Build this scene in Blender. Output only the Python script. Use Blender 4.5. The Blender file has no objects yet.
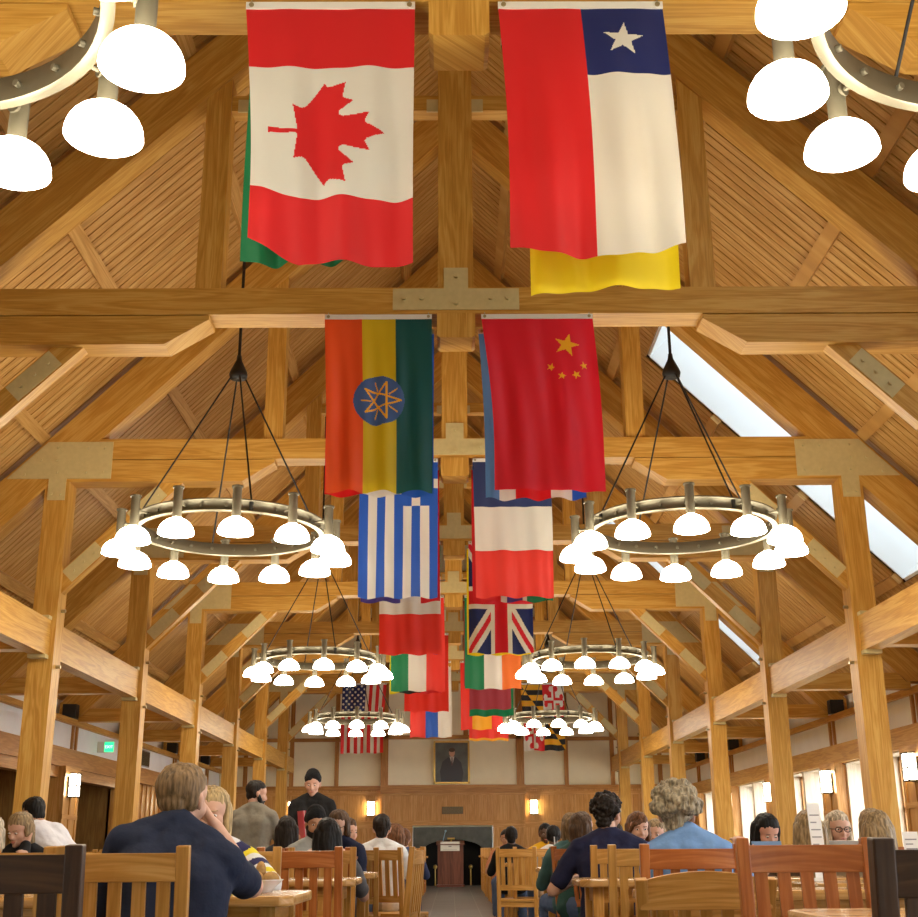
import bpy, bmesh, math, random
from mathutils import Vector, Matrix, noise as mnoise
random.seed(7)
SC = bpy.context.scene
COL = SC.collection
PI = math.pi
V = Vector
BAY = 4.1
def TY(n): return 5.61 + BAY * n          # front face of roof truss n

# ---------------------------------------------------------------- materials
def newmat(name):
    m = bpy.data.materials.new(name); m.use_nodes = True
    nt = m.node_tree
    b = nt.nodes['Principled BSDF']
    return m, nt, b
def rgba(c): return (c[0], c[1], c[2], 1.0)
def srgb(r, g, b):
    f = lambda x: (x/255/12.92) if x/255 <= .04045 else ((x/255+.055)/1.055)**2.4
    return (f(r), f(g), f(b))
def plain(name, col, rough=.6, metal=0, var=.0, scale=8, bump=0, spec=.5):
    m, nt, b = newmat(name)
    b.inputs['Base Color'].default_value = rgba(col)
    b.inputs['Roughness'].default_value = rough
    b.inputs['Metallic'].default_value = metal
    b.inputs['Specular IOR Level'].default_value = spec
    if var or bump:
        tc = nt.nodes.new('ShaderNodeTexCoord'); nz = nt.nodes.new('ShaderNodeTexNoise')
        nz.inputs['Scale'].default_value = scale; nz.inputs['Detail'].default_value = 5
        nt.links.new(tc.outputs['Object'], nz.inputs['Vector'])
        if var:
            r = nt.nodes.new('ShaderNodeValToRGB')
            r.color_ramp.elements[0].position = .3; r.color_ramp.elements[1].position = .7
            r.color_ramp.elements[0].color = rgba([c*(1-var) for c in col])
            r.color_ramp.elements[1].color = rgba([min(1, c*(1+var)) for c in col])
            nt.links.new(nz.outputs['Fac'], r.inputs['Fac']); nt.links.new(r.outputs['Color'], b.inputs['Base Color'])
        if bump:
            bp = nt.nodes.new('ShaderNodeBump'); bp.inputs['Strength'].default_value = bump; bp.inputs['Distance'].default_value = .01
            nt.links.new(nz.outputs['Fac'], bp.inputs['Height']); nt.links.new(bp.outputs['Normal'], b.inputs['Normal'])
    return m
def wood(name, dark, mid, light, rough=.45, ls=.5, cs=7, knots=True):
    m, nt, b = newmat(name)
    N = nt.nodes; L = nt.links
    uv = N.new('ShaderNodeUVMap'); uv.uv_map = 'grain'
    mp = N.new('ShaderNodeMapping'); mp.inputs['Scale'].default_value = (ls, cs, 1)
    L.new(uv.outputs['UV'], mp.inputs['Vector'])
    n1 = N.new('ShaderNodeTexNoise'); n1.inputs['Scale'].default_value = 1.3; n1.inputs['Detail'].default_value = 4; n1.inputs['Distortion'].default_value = .6
    L.new(mp.outputs['Vector'], n1.inputs['Vector'])
    mp2 = N.new('ShaderNodeMapping'); mp2.inputs['Scale'].default_value = (2.2, 55, 1)
    L.new(uv.outputs['UV'], mp2.inputs['Vector'])
    n2 = N.new('ShaderNodeTexNoise'); n2.inputs['Scale'].default_value = 1.6; n2.inputs['Detail'].default_value = 6
    L.new(mp2.outputs['Vector'], n2.inputs['Vector'])
    # growth rings: sine of the broad noise
    ma = N.new('ShaderNodeMath'); ma.operation = 'MULTIPLY'; ma.inputs[1].default_value = 34
    L.new(n1.outputs['Fac'], ma.inputs[0])
    si = N.new('ShaderNodeMath'); si.operation = 'SINE'; L.new(ma.outputs[0], si.inputs[0])
    m1 = N.new('ShaderNodeMath'); m1.operation = 'MULTIPLY_ADD'; m1.inputs[1].default_value = .11; m1.inputs[2].default_value = 0
    L.new(si.outputs[0], m1.inputs[0])
    a1 = N.new('ShaderNodeMath'); a1.operation = 'MULTIPLY_ADD'; a1.inputs[1].default_value = .55
    L.new(n2.outputs['Fac'], a1.inputs[0]); L.new(m1.outputs[0], a1.inputs[2])
    # board to board tone from a coarse white noise is carried by the uv offset
    a2 = N.new('ShaderNodeMath'); a2.operation = 'MULTIPLY_ADD'; a2.inputs[1].default_value = .45
    L.new(n1.outputs['Fac'], a2.inputs[0]); L.new(a1.outputs[0], a2.inputs[2])
    r = N.new('ShaderNodeValToRGB')
    e = r.color_ramp.elements
    e[0].position = .30; e[0].color = rgba(dark); e[1].position = .68; e[1].color = rgba(light)
    k = e.new(.5); k.color = rgba(mid)
    L.new(a2.outputs[0], r.inputs['Fac']); L.new(r.outputs['Color'], b.inputs['Base Color'])
    b.inputs['Roughness'].default_value = rough
    b.inputs['Specular IOR Level'].default_value = .35
    bp = N.new('ShaderNodeBump'); bp.inputs['Strength'].default_value = .06; bp.inputs['Distance'].default_value = .01
    L.new(n2.outputs['Fac'], bp.inputs['Height']); L.new(bp.outputs['Normal'], b.inputs['Normal'])
    return m
def emit(name, col, s, base=None):
    m, nt, b = newmat(name)
    b.inputs['Base Color'].default_value = rgba(base or col)
    b.inputs['Emission Color'].default_value = rgba(col); b.inputs['Emission Strength'].default_value = s
    return m
def cloth(name, col, trans=.3, rough=.55):
    m, nt, b = newmat(name)
    N = nt.nodes; L = nt.links
    b.inputs['Base Color'].default_value = rgba(col); b.inputs['Roughness'].default_value = rough
    b.inputs['Sheen Weight'].default_value = .15
    tr = N.new('ShaderNodeBsdfTranslucent'); tr.inputs['Color'].default_value = rgba(col)
    mx = N.new('ShaderNodeMixShader'); mx.inputs[0].default_value = trans
    L.new(b.outputs[0], mx.inputs[1]); L.new(tr.outputs[0], mx.inputs[2])
    L.new(mx.outputs[0], N['Material Output'].inputs['Surface'])
    return m

# ---------------------------------------------------------------- mesh collector
class MB:
    def __init__(s): s.v = []; s.f = []; s.uv = []; s.mi = []; s.sm = []
    def add(s, verts, faces, grain=(1, 0, 0), mi=0, smooth=False, off=None):
        o = len(s.v)
        g = V(grain).normalized()
        a = g.orthogonal().normalized()
        # axis aligned cross directions where possible
        for ax in (V((0, 1, 0)), V((0, 0, 1)), V((1, 0, 0))):
            if abs(ax.dot(g)) < .05: a = ax; break
        bb = g.cross(a)
        ou, ov = off if off else (random.uniform(0, 60), random.uniform(0, 60))
        vs = [V(p) for p in verts]
        s.v += [tuple(p) for p in vs]
        for f in faces:
            s.f.append(tuple(i + o for i in f)); s.mi.append(mi); s.sm.append(smooth)
            s.uv.append([(vs[i].dot(g) + ou, vs[i].dot(a) + vs[i].dot(bb) + ov) for i in f])
    def box(s, lo, hi, grain=None, mi=0, off=None):
        x0, y0, z0 = [min(a, b) for a, b in zip(lo, hi)]; x1, y1, z1 = [max(a, b) for a, b in zip(lo, hi)]
        if grain is None:
            d = (x1-x0, y1-y0, z1-z0); k = d.index(max(d)); grain = [(1, 0, 0), (0, 1, 0), (0, 0, 1)][k]
        s.add([(x0, y0, z0), (x1, y0, z0), (x1, y1, z0), (x0, y1, z0), (x0, y0, z1), (x1, y0, z1), (x1, y1, z1), (x0, y1, z1)],
              [(0, 3, 2, 1), (4, 5, 6, 7), (0, 1, 5, 4), (1, 2, 6, 5), (2, 3, 7, 6), (3, 0, 4, 7)], grain, mi, off=off)
        return s
    def bar(s, p0, p1, w, h, up=(0, 0, 1), mi=0, w1=None, h1=None, ext=0):
        """rectangular bar from p0 to p1; w across, h along the up side"""
        p0 = V(p0); p1 = V(p1); d = (p1-p0).normalized(); p0 = p0 - d*ext; p1 = p1 + d*ext
        x = d.cross(V(up)).normalized(); u = x.cross(d).normalized()
        w1 = w if w1 is None else w1; h1 = h if h1 is None else h1
        vs = []
        for p, a, b in ((p0, w, h), (p1, w1, h1)):
            vs += [p - x*a/2 - u*b/2, p + x*a/2 - u*b/2, p + x*a/2 + u*b/2, p - x*a/2 + u*b/2]
        s.add(vs, [(0, 3, 2, 1), (4, 5, 6, 7), (0, 1, 5, 4), (1, 2, 6, 5), (2, 3, 7, 6), (3, 0, 4, 7)], d, mi)
        return s
    def prism(s, poly, d0, d1, plane='xz', grain=(1, 0, 0), mi=0, off=None):
        """polygon (counter clockwise or not) extruded between d0 and d1"""
        n = len(poly)
        def mk(p, d):
            return {'xz': (p[0], d, p[1]), 'xy': (p[0], p[1], d), 'yz': (d, p[0], p[1])}[plane]
        ar = sum(poly[i][0]*poly[(i+1) % n][1]-poly[(i+1) % n][0]*poly[i][1] for i in range(n))
        if (ar < 0): poly = poly[::-1]
        flip = (plane == 'xz')
        vs = [mk(p, d0) for p in poly] + [mk(p, d1) for p in poly]
        lo = tuple(range(n)); hi = tuple(range(n, 2*n))
        fs = [lo[::-1], hi] + [(i, (i+1) % n, n+(i+1) % n, n+i) for i in range(n)]
        if (d1 < d0) != flip: fs = [f[::-1] for f in fs]
        s.add(vs, fs, grain, mi, off=off)
        return s
    def cyl(s, p0, p1, r0, r1=None, n=16, mi=0, smooth=True, caps=True):
        p0 = V(p0); p1 = V(p1); r1 = r0 if r1 is None else r1
        d = (p1-p0).normalized(); a = d.orthogonal().normalized(); b = d.cross(a)
        vs = []
        for p, r in ((p0, r0), (p1, r1)):
            vs += [p + (a*math.cos(t*2*PI/n) + b*math.sin(t*2*PI/n))*r for t in range(n)]
        fs = [(i, (i+1) % n, n+(i+1) % n, n+i) for i in range(n)]
        s.add(vs, fs, d, mi, smooth)
        if caps:
            s.add(vs[:n], [tuple(range(n))[::-1]], a, mi); s.add(vs[n:], [tuple(range(n))], a, mi)
        return s
    def lathe(s, prof, c=(0, 0, 0), n=24, mi=0, axis='z', closed=False):
        """profile of (r, h) turned about the axis through c"""
        c = V(c); vs = []; m = len(prof)
        for r, h in prof:
            for t in range(n):
                x, y = r*math.cos(2*PI*t/n), r*math.sin(2*PI*t/n)
                vs.append(c + (V((x, y, h)) if axis == 'z' else V((x, h, y))))
        fs = []
        for k in range(m-1 if not closed else m):
            k2 = (k+1) % m
            for t in range(n):
                f = (k*n+t, k*n+(t+1) % n, k2*n+(t+1) % n, k2*n+t)
                fs.append(f)
        s.add(vs, fs, (0, 0, 1), mi, True)
        return s
    def ball(s, c, r, n=12, mi=0, sc=(1, 1, 1)):
        c = V(c); vs = []; fs = []
        m = max(6, n//2 + 2)
        for k in range(1, m):
            ph = PI*k/m
            for t in range(n):
                vs.append(c + V((r*sc[0]*math.sin(ph)*math.cos(2*PI*t/n), r*sc[1]*math.sin(ph)*math.sin(2*PI*t/n), r*sc[2]*math.cos(ph))))
        top = len(vs); vs.append(c + V((0, 0, r*sc[2]))); vs.append(c - V((0, 0, r*sc[2])))
        for k in range(m-2):
            for t in range(n): fs.append((k*n+t, (k+1)*n+t, (k+1)*n+(t+1) % n, k*n+(t+1) % n))
        for t in range(n):
            fs.append((t, (t+1) % n, top)); fs.append(((m-2)*n+(t+1) % n, (m-2)*n+t, top+1))
        s.add(vs, fs, (0, 0, 1), mi, True)
        return s
    def build(s, name, mats, parent=None, bevel=0, loc=None, weld=False, **props):
        me = bpy.data.meshes.new(name)
        me.from_pydata(s.v, [], s.f)
        if not isinstance(mats, (list, tuple)): mats = [mats]
        for m in mats: me.materials.append(m)
        ul = me.uv_layers.new(name='grain')
        flat = [c for f in s.uv for p in f for c in p]
        ul.data.foreach_set('uv', flat)
        me.polygons.foreach_set('material_index', s.mi)
        me.polygons.foreach_set('use_smooth', s.sm)
        if bevel:
            bm = bmesh.new(); bm.from_mesh(me)
            es = [e for e in bm.edges if len(e.link_faces) == 2 and e.calc_face_angle(0) > .5]
            bmesh.ops.bevel(bm, geom=es, offset=bevel, segments=2, profile=.6, affect='EDGES', clamp_overlap=True)
            bm.to_mesh(me); bm.free()
        me.validate(); me.update()
        o = bpy.data.objects.new(name, me); COL.objects.link(o)
        if parent is not None: o.parent = parent
        if loc is not None: o.location = loc
        for k, v in props.items(): o[k] = v
        return o
def tag(o, label, cat, group=None, kind=None):
    o['label'] = label; o['category'] = cat
    if group: o['group'] = group
    if kind: o['kind'] = kind
    return o
def thing(name, loc, label, cat, group=None, rz=0):
    o = bpy.data.objects.new(name, None); COL.objects.link(o)
    o.empty_display_size = .1; o.location = loc; o.rotation_euler = (0, 0, rz)
    return tag(o, label, cat, group)
def kids(o): return [c for c in COL.objects if c.parent == o]
def copy_tree(o, loc, rz, label, cat=None, group=None, sub=None):
    def rec(a, par):
        c = a.copy(); COL.objects.link(c)
        if par is not None: c.parent = par
        for ch in list(a.children): rec(ch, c)
        return c
    c = rec(o, None); c.location = loc; c.rotation_euler = (0, 0, rz); c['label'] = label
    if group: c['group'] = group
    return c
def struct(o, label=None):
    o['kind'] = 'structure'
    if label: o['label'] = label; o['category'] = o.name.split('_')[0]
    return o

# colours
WOOD = wood('pine_timber', (.46, .22, .034), (.57, .30, .054), (.65, .38, .09))
DECK = wood('roof_board_wood', (.42, .215, .05), (.55, .305, .085), (.65, .40, .14), rough=.5, ls=.35, cs=5)
OAKP = wood('panel_oak', (.42, .19, .04), (.52, .26, .07), (.6, .33, .11), rough=.4)
TRIMW = wood('trim_oak', (.33, .14, .03), (.42, .19, .045), (.5, .25, .07), rough=.4)
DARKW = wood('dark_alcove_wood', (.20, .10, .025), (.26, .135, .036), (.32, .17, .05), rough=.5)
PLASTER = plain('warm_plaster', (.90, .86, .66), .85, var=.03, scale=3, bump=.05)
FRIEZE = plain('frieze_plaster', (.86, .88, .87), .85, var=.03, scale=3)
WHITE = plain('white_paint', (.82, .84, .84), .7)
STEEL = plain('olive_painted_steel', (.58, .48, .23), .5, 0, var=.05, scale=20)
BOLT = plain('bolt_steel', (.42, .36, .2), .35, .6)
NICKEL = plain('brushed_nickel', (.17, .15, .10), .48, .5)
BLACKM = plain('black_metal', (.02, .018, .016), .5, .3)
GAP = plain('shadow_board', (.05, .025, .012), .95)
# ================================================================ camera, world
cam = bpy.data.cameras.new('camera'); camo = bpy.data.objects.new('camera', cam); COL.objects.link(camo)
th, yaw, roll = .30956, .00811, -.00671
f_ = V((math.sin(yaw)*math.cos(th), math.cos(yaw)*math.cos(th), math.sin(th)))
r_ = V((math.cos(yaw), -math.sin(yaw), 0)); u_ = r_.cross(f_)
r2 = r_*math.cos(roll) + u_*math.sin(roll); u2 = -r_*math.sin(roll) + u_*math.cos(roll)
M = Matrix((r2, u2, -f_)).transposed().to_4x4(); M.translation = V((-.0617, 0, .985))
camo.matrix_world = M
cam.sensor_width = 36; cam.lens = 1220/918*36; cam.clip_start = .05; cam.clip_end = 200
SC.camera = camo
w = bpy.data.worlds.new('daylight'); SC.world = w; w.use_nodes = True
bg = w.node_tree.nodes['Background']; bg.inputs['Color'].default_value = (.88, .94, 1, 1); bg.inputs['Strength'].default_value = 11.0
SC.view_settings.view_transform = 'Standard'; SC.view_settings.look = 'None'
SC.view_settings.exposure = .27; SC.view_settings.gamma = 1; SC.view_settings.use_curve_mapping = False
SC.cycles.use_denoising = True; SC.cycles.max_bounces = 8; SC.cycles.diffuse_bounces = 5
SC.cycles.sample_clamp_indirect = 6
def at(px, py, Y):
    """point at depth Y seen in the photograph at px, py"""
    d = f_ + r2*(px-459)/1220 + u2*(458.5-py)/1220
    return V((-.0617, 0, .985)) + d*(Y/d.y)

# ================================================================ shell
Y0, Y1 = -5.0, 36.4
XW, XP = 6.75, 6.6            # frieze face, pilaster face
EAVE = 7.3
fl_m, nt, b = newmat('slate_floor_tile')
tc = nt.nodes.new('ShaderNodeTexCoord'); br = nt.nodes.new('ShaderNodeTexBrick')
br.inputs['Scale'].default_value = 1.0; br.offset = 0.0; br.inputs['Brick Width'].default_value = .4; br.inputs['Row Height'].default_value = .4
br.inputs['Mortar Size'].default_value = .008
br.inputs['Color1'].default_value = (.115, .12, .115, 1); br.inputs['Color2'].default_value = (.085, .09, .088, 1); br.inputs['Mortar'].default_value = (.2, .2, .18, 1)
nt.links.new(tc.outputs['Object'], br.inputs['Vector']); nt.links.new(br.outputs['Color'], b.inputs['Base Color'])
b.inputs['Roughness'].default_value = .38
struct(MB().box((-8.6, Y0, -.1), (8.6, Y1+.3, 0)).build('floor', fl_m), 'grey slate tile floor down the middle aisle of the hall')

# --- roof: boards run down the slope, gaps between them are real
SKM = .04
SKY = [(n, TY(n)+.85, TY(n)+2.58) for n in (0, 2, 4, 6)]     # skylights, east slope only
SX0, SX1 = 2.85, 6.15
C0 = 10.62
def roof_side(sg, name):
    mb = MB(); bk = MB()
    y = Y0; k = 0
    P = .132; GAPW = .017
    def pl(x0, x1, ya, yb, c, t, m, off=None):
        # board on slope z = c-|x| from x0 to x1
        nx, nz = sg*.7071*t, .7071*t
        vs = []
        for yy in (ya, yb):
            for xx, o in ((x0, 0), (x1, 0), (x1, 1), (x0, 1)):
                vs.append((sg*xx + nx*o, yy, c-xx + nz*o))
        fs = [(0, 1, 2, 3), (7, 6, 5, 4), (0, 4, 5, 1), (1, 5, 6, 2), (2, 6, 7, 3), (3, 7, 4, 0)]
        if sg > 0: fs = [f[::-1] for f in fs]
        m.add(vs, fs, (sg*.7071, 0, -.7071), off=off)
    while y < Y1-.02:
        ya, yb = y, min(y+P-GAPW, Y1)
        sk = [s for s in SKY if sg > 0 and yb > s[1]-SKM and ya < s[2]+SKM]
        if sk:
            pl(.0, SX0-SKM, ya, yb, C0, .022, mb); pl(SX1+SKM, EAVE, ya, yb, C0, .022, mb)
        else: pl(.0, EAVE, ya, yb, C0, .022, mb)
        y += P
    # sarking behind the boards
    ys = [Y0]
    if sg > 0:
        for s in SKY: ys += [s[1]-SKM, s[2]+SKM]
    ys.append(Y1)
    for i in range(len(ys)-1):
        if i % 2 == 0: pl(0, EAVE, ys[i], ys[i+1], C0+.055, .2, bk)
        else: pl(0, SX0-SKM, ys[i], ys[i+1], C0+.055, .2, bk); pl(SX1+SKM, EAVE, ys[i], ys[i+1], C0+.055, .2, bk)
    o = struct(bk.build(name, GAP), 'pine boarded roof slope on the %s of the hall' % ('window side' if sg > 0 else 'alcove side'))
    mb.build('boarding', DECK, o)
    return o
ceil_l = roof_side(-1, 'ceiling_left'); ceil_r = roof_side(1, 'ceiling_right')
# purlins between the trusses
for sg, par in ((-1, ceil_l), (1, ceil_r)):
    for n in range(-2, 8):
        ya, yb = TY(n)+.28, min(TY(n+1), Y1)
        if n == 7: yb = Y1
        for xm in (.75, 2.49, 3.75, 4.89, 6.08):
            mid = V((sg*xm, 0, 10.563-xm))
            sk = [s for s in SKY if sg > 0 and n == s[0] and SX0 < xm < SX1]
            spans = [(ya, yb)] if not sk else [(ya, sk[0][1]-SKM), (sk[0][2]+SKM, yb)]
            for a, b_ in spans:
                MB().bar((mid.x, a, mid.z), (mid.x, b_, mid.z), .15, .083, up=(sg, 0, 1)).build('purlin', DECK, par)
# skylight shafts
for i, (n, a, b_) in enumerate(SKY):
    mb = MB(); H = 1.9; nx = nz = .7071
    def q(x, y, h): return (x + nx*h, y, C0 - x + nz*h)
    t = .03
    for ya in (a, b_):
        s_ = -t if ya == a else t
        mb.add([q(SX0, ya, 0), q(SX1, ya, 0), q(SX1, ya, H), q(SX0, ya, H), q(SX0, ya+s_, 0), q(SX1, ya+s_, 0), q(SX1, ya+s_, H), q(SX0, ya+s_, H)],
               [(0, 1, 2, 3), (7, 6, 5, 4), (0, 4, 5, 1), (1, 5, 6, 2), (2, 6, 7, 3), (3, 7, 4, 0)])
    for xx, s_ in ((SX0, -t), (SX1, t)):
        mb.add([q(xx, a, 0), q(xx, b_, 0), q(xx, b_, H), q(xx, a, H), q(xx+s_, a, 0), q(xx+s_, b_, 0), q(xx+s_, b_, H), q(xx+s_, a, H)],
               [(0, 1, 2, 3), (7, 6, 5, 4), (0, 4, 5, 1), (1, 5, 6, 2), (2, 6, 7, 3), (3, 7, 4, 0)])
    o = struct(mb.build('window_%d' % (i+20), WHITE), 'white shafted skylight in the right roof slope, number %d from the front' % (i+1))
    o.name = 'window_skylight.%03d' % i if False else 'window_%d' % (i+20)
    g, gn, gb = newmat('skylight_glass_%d' % i)
    gb.inputs['Base Color'].default_value = (.95, .98, 1, 1); gb.inputs['Roughness'].default_value = .02
    tr = gn.nodes.new('ShaderNodeBsdfTransparent'); tr.inputs['Color'].default_value = (.30, .325, .335, 1); mx = gn.nodes.new('ShaderNodeMixShader'); mx.inputs[0].default_value = .9
    gn.links.new(gb.outputs[0], mx.inputs[1]); gn.links.new(tr.outputs[0], mx.inputs[2]); gn.links.new(mx.outputs[0], gn.nodes['Material Output'].inputs['Surface'])
    pm = MB(); pm.add([q(SX0, a, H-.04), q(SX1, a, H-.04), q(SX1, b_, H-.04), q(SX0, b_, H-.04)], [(0, 1, 2, 3)])
    pm.build('pane', g, o)
    fm = MB()
    for k in (1, 2, 3):
        xx = SX0 + (SX1-SX0)*k/4
        p0, p1 = q(xx, a, H-.06), q(xx, b_, H-.06); fm.bar(p0, p1, .05, .05, up=(1, 0, 1))
    fm.build('frame', WHITE, o)

# --- roof trusses
HOLD = ['the maple leaf flag and lone white star flag', 'the blue disc flag and five star red flag', 'the blue and white striped flag',
        'the crossed union flag', 'the green white orange column flag', 'the plain scarlet flag and maroon flag',
        'the red blue white column flag', 'the stars and stripes flag by the far wall']
def bolts(mb, pts, y, r=.022):
    for x, z in pts: mb.cyl((x, y-.03, z), (x, y+.002, z), r, r*.8, 8)
def truss(n):
    y = TY(n); D = .28
    t = thing('roof_truss', (0, y, 0), 'timber roof truss carrying %s' % HOLD[n], 'roof truss', 'roof trusses')
    for sg in (-1, 1):
        S = lambda pts: [(sg*a, b_) for a, b_ in pts]
        g = (sg*.7071, 0, -.7071)
        MB().prism(S([(0, 9.875), (0, 10.49), (7.0, 3.49), (7.0, 3.26), (6.6, 3.275)]), .002, D-.002, grain=g).build('rafter', WOOD, t)
        MB().prism(S([(2.14, 5.40), (2.14, 5.365), (2.515, 5.135), (4.74, 5.135), (4.475, 5.40)]), 0, D).build('lower_tie', WOOD, t)
        MB().prism(S([(2.06, 5.66), (2.06, 7.815), (2.285, 7.59), (2.285, 5.66)]), .03, D-.03, grain=(0, 0, 1)).build('queen_post', WOOD, t)
        MB().box((sg*.154, .06, 7.49), (sg*2.06, D-.06, 7.65)).build('collar', WOOD, t)
        for xx in (.2, 1.94): MB().box((sg*(xx-.06), .045, 7.47), (sg*(xx+.06), .06, 7.6)).build('collar_plate', STEEL, t)
        # knee brace with steel plates at both ends
        b0, b1 = (4.542, 3.958), (3.47, 5.03)
        MB().prism(S([(4.542, 3.818), (4.542, 4.098), (3.505, 5.135), (3.225, 5.135)]), .07, D-.07, grain=g).build('knee_brace', WOOD, t)
        def along(s, w0): # point on brace axis, offset
            d = .7071; return (4.49 - s*d + w0*d, 4.01 + s*d + w0*d)
        for s0, s1 in ((.0, .5), (.98, 1.46)):
            kp = MB(); kp.prism(S([along(s0, -.085), along(s0, .085), along(s1, .085), along(s1, -.085)]), .058, .07)
            bolts(kp, S([along(s0+.1, 0), along(s0+.25, .0), along(s0+.4, 0)]), .058); kp.build('brace_plate', STEEL, t)
        # T shaped steel plate on post head
        tp = MB()
        tp.prism(S([(4.06, 5.172), (4.06, 5.625), (4.83, 5.625), (5.28, 5.172), (4.785, 5.172), (4.785, 4.91), (4.58, 4.91), (4.58, 5.172)]), -.012, 0)
        bolts(tp, S([(4.16, 5.55), (4.36, 5.55), (4.16, 5.25), (4.36, 5.25), (4.72, 5.56), (4.72, 5.4), (4.9, 5.4), (4.7, 5.25), (5.08, 5.22), (4.64, 4.98), (4.74, 4.98)]), -.012)
        tp.build('post_head_plate', STEEL, t)
        # tie across the side aisle
        MB().box((sg*4.822, .03, 3.17), (sg*6.66, D-.03, 3.40)).build('aisle_tie', WOOD, t)
    MB().prism([(-4.465, 5.41), (-4.215, 5.66), (4.215, 5.66), (4.465, 5.41)], -.004, D+.004).build('tie_beam', WOOD, t)
    MB().box((-.154, .001, 5.66), (.154, D, 9.87)).build('king_post', WOOD, t)
    pd = MB(); pd.prism([(-.165, 5.41), (-.165, 5.20), (-.14, 5.18), (.14, 5.18), (.165, 5.20), (.165, 5.41)], -.02, D+.02, grain=(0, 0, 1))
    pd.build('pendant_block', WOOD, t)
    cp = MB(); cp.prism([(-.55, 5.445), (.55, 5.445), (.55, 5.645), (.106, 5.645), (.106, 5.845), (-.106, 5.845), (-.106, 5.645), (-.55, 5.645)], -.016, -.004)
    bolts(cp, [(-.45, 5.55), (-.3, 5.55), (.3, 5.55), (.45, 5.55), (0, 5.76), (0, 5.5)], -.016)
    cp.build('king_plate', STEEL, t)
    return t
for n in range(0, 8): truss(n)
# posts
for n in range(1, 8):
    for sg in (-1, 1):
        side = 'left' if sg < 0 else 'right'
        S = lambda pts: [(sg*a, b_) for a, b_ in pts]
        p = MB().prism(S([(4.542, 0), (4.822, 0), (4.822, 5.053), (4.742, 5.133), (4.542, 5.133)]), 0, .28, grain=(0, 0, 1)).build('timber_post', WOOD, loc=(0, TY(n), 0))
        tag(p, 'square golden timber post on the %s side, %s from the front' % (side, ['', 'first', 'second', 'third', 'fourth', 'fifth', 'sixth', 'seventh'][n]) if n > 1 else
            'square timber post nearest the camera on the %s side' % side, 'post', 'timber posts')
        for z in (3.62, 2.98): MB().cyl((sg*4.542, .14, z), (sg*4.49, .14, z), .02, .02, 8).build('bolt', BOLT, p)
        g = MB().box((sg*4.6, TY(n)+.285, 3.09), (sg*4.78, (TY(n+1)-.005 if n < 7 else Y1-.06), 3.49)).build('timber_rail', WOOD)  # side girder, a structural timber spanning from post to post
        tag(g, ('timber girder on the %s between the %s and %s posts from the front' % (side, ['', 'first', 'second', 'third', 'fourth', 'fifth', 'sixth'][n], ['', 'second', 'third', 'fourth', 'fifth', 'sixth', 'seventh'][n])) if n < 7 else
            'timber girder on the %s from the last post to the far wall' % side, 'girder', 'side girders')
        def brk(g, ya, yb):
            for z in (3.07, 3.51):
                if ya is not None: MB().box((sg*4.59, ya, z-.02), (sg*4.79, ya+.12, z+.02)).build('bracket', STEEL, g)
                if yb is not None: MB().box((sg*4.59, yb-.12, z-.02), (sg*4.79, yb, z+.02)).build('bracket', STEEL, g)
        brk(g, TY(n)+.29, TY(n+1)-.01 if n < 7 else None)
        if n == 1:
            g = MB().box((sg*4.6, TY(0), 3.09), (sg*4.78, TY(1), 3.49)).build('timber_rail', WOOD)
            tag(g, 'timber girder on the %s running in from the front' % side, 'girder', 'side girders'); brk(g, None, TY(1)-.01)

# --- end wall
far = struct(MB().box((-8, Y1, 2.5), (8, Y1+.2, 11)).box((-8, Y1, 0), (-1.14, Y1+.2, 2.5)).box((1.11, Y1, 0), (8, Y1+.2, 2.5)).box((-1.14, Y1, 1.58), (1.11, Y1+.2, 2.5)).build('wall_far', PLASTER), 'cream plastered far end wall with oak panelling below')
BR = 1.93   # half width of the chimney breast
cb = MB()
cb.box((-BR-.1, Y1-.14, 2.7), (BR+.1, Y1, 10)).build('chimney_breast', PLASTER, far)
pn = MB()
def panels(x0, x1, yf, rows, nx):
    pn.box((x0, yf, 0), (x1, Y1-.001, 2.6), (0, 0, 1))
    wd = (x1-x0)/nx
    for r0, r1 in rows:
        pn.box((x0, yf-.03, r1), (x1, yf, r1+.1)); pn.box((x0, yf-.03, r0-.1), (x1, yf, r0))
        for k in range(nx+1):
            xx = min(max(x0 + wd*k, x0+.05), x1-.05); pn.box((xx-.05, yf-.03, r0), (xx+.05, yf, r1))
        for k in range(nx):
            m = 8
            for j in range(1, m):
                xx = x0 + wd*k + wd*j/m; pn.box((xx-.006, yf-.004, r0), (xx+.006, yf, r1), mi=1)
rows = [(.25, 1.55), (1.75, 2.45)]
panels(-6.6, -2.05, Y1-.06, rows, 4); panels(2.05, 6.6, Y1-.06, rows, 4)
pn.build('panelling', [OAKP, TRIMW], far)
pn = MB()
yf = Y1-.2
for x0, x1, r in ((-2.05, -1.16, rows), (1.13, 2.05, rows)):
    pn.box((x0, yf, 0), (x1, Y1-.001, 2.6), (0, 0, 1))
    for r0, r1 in r:
        pn.box((x0, yf-.03, r1), (x1, yf, r1+.1)); pn.box((x0, yf-.03, r0-.1), (x1, yf, r0)); pn.box((x0, yf-.03, r0), (x0+.1, yf, r1)); pn.box((x1-.1, yf-.03, r0), (x1, yf, r1))
pn.box((-1.16, yf, 1.62), (1.13, Y1-.001, 2.6), (0, 0, 1))
for k in range(5):
    xx = -1.10 + 2.17*k/4; pn.box((xx-.05, yf-.03, 1.75), (xx+.05, yf, 2.45))
pn.box((-1.16, yf-.03, 2.45), (1.13, yf, 2.55)); pn.box((-1.16, yf-.03, 1.62), (1.13, yf, 1.75))
for j in range(44):
    xx = -1.16 + 2.29*j/44; pn.box((xx-.005, yf-.003, 1.75), (xx+.005, yf, 2.45), mi=1)
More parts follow.
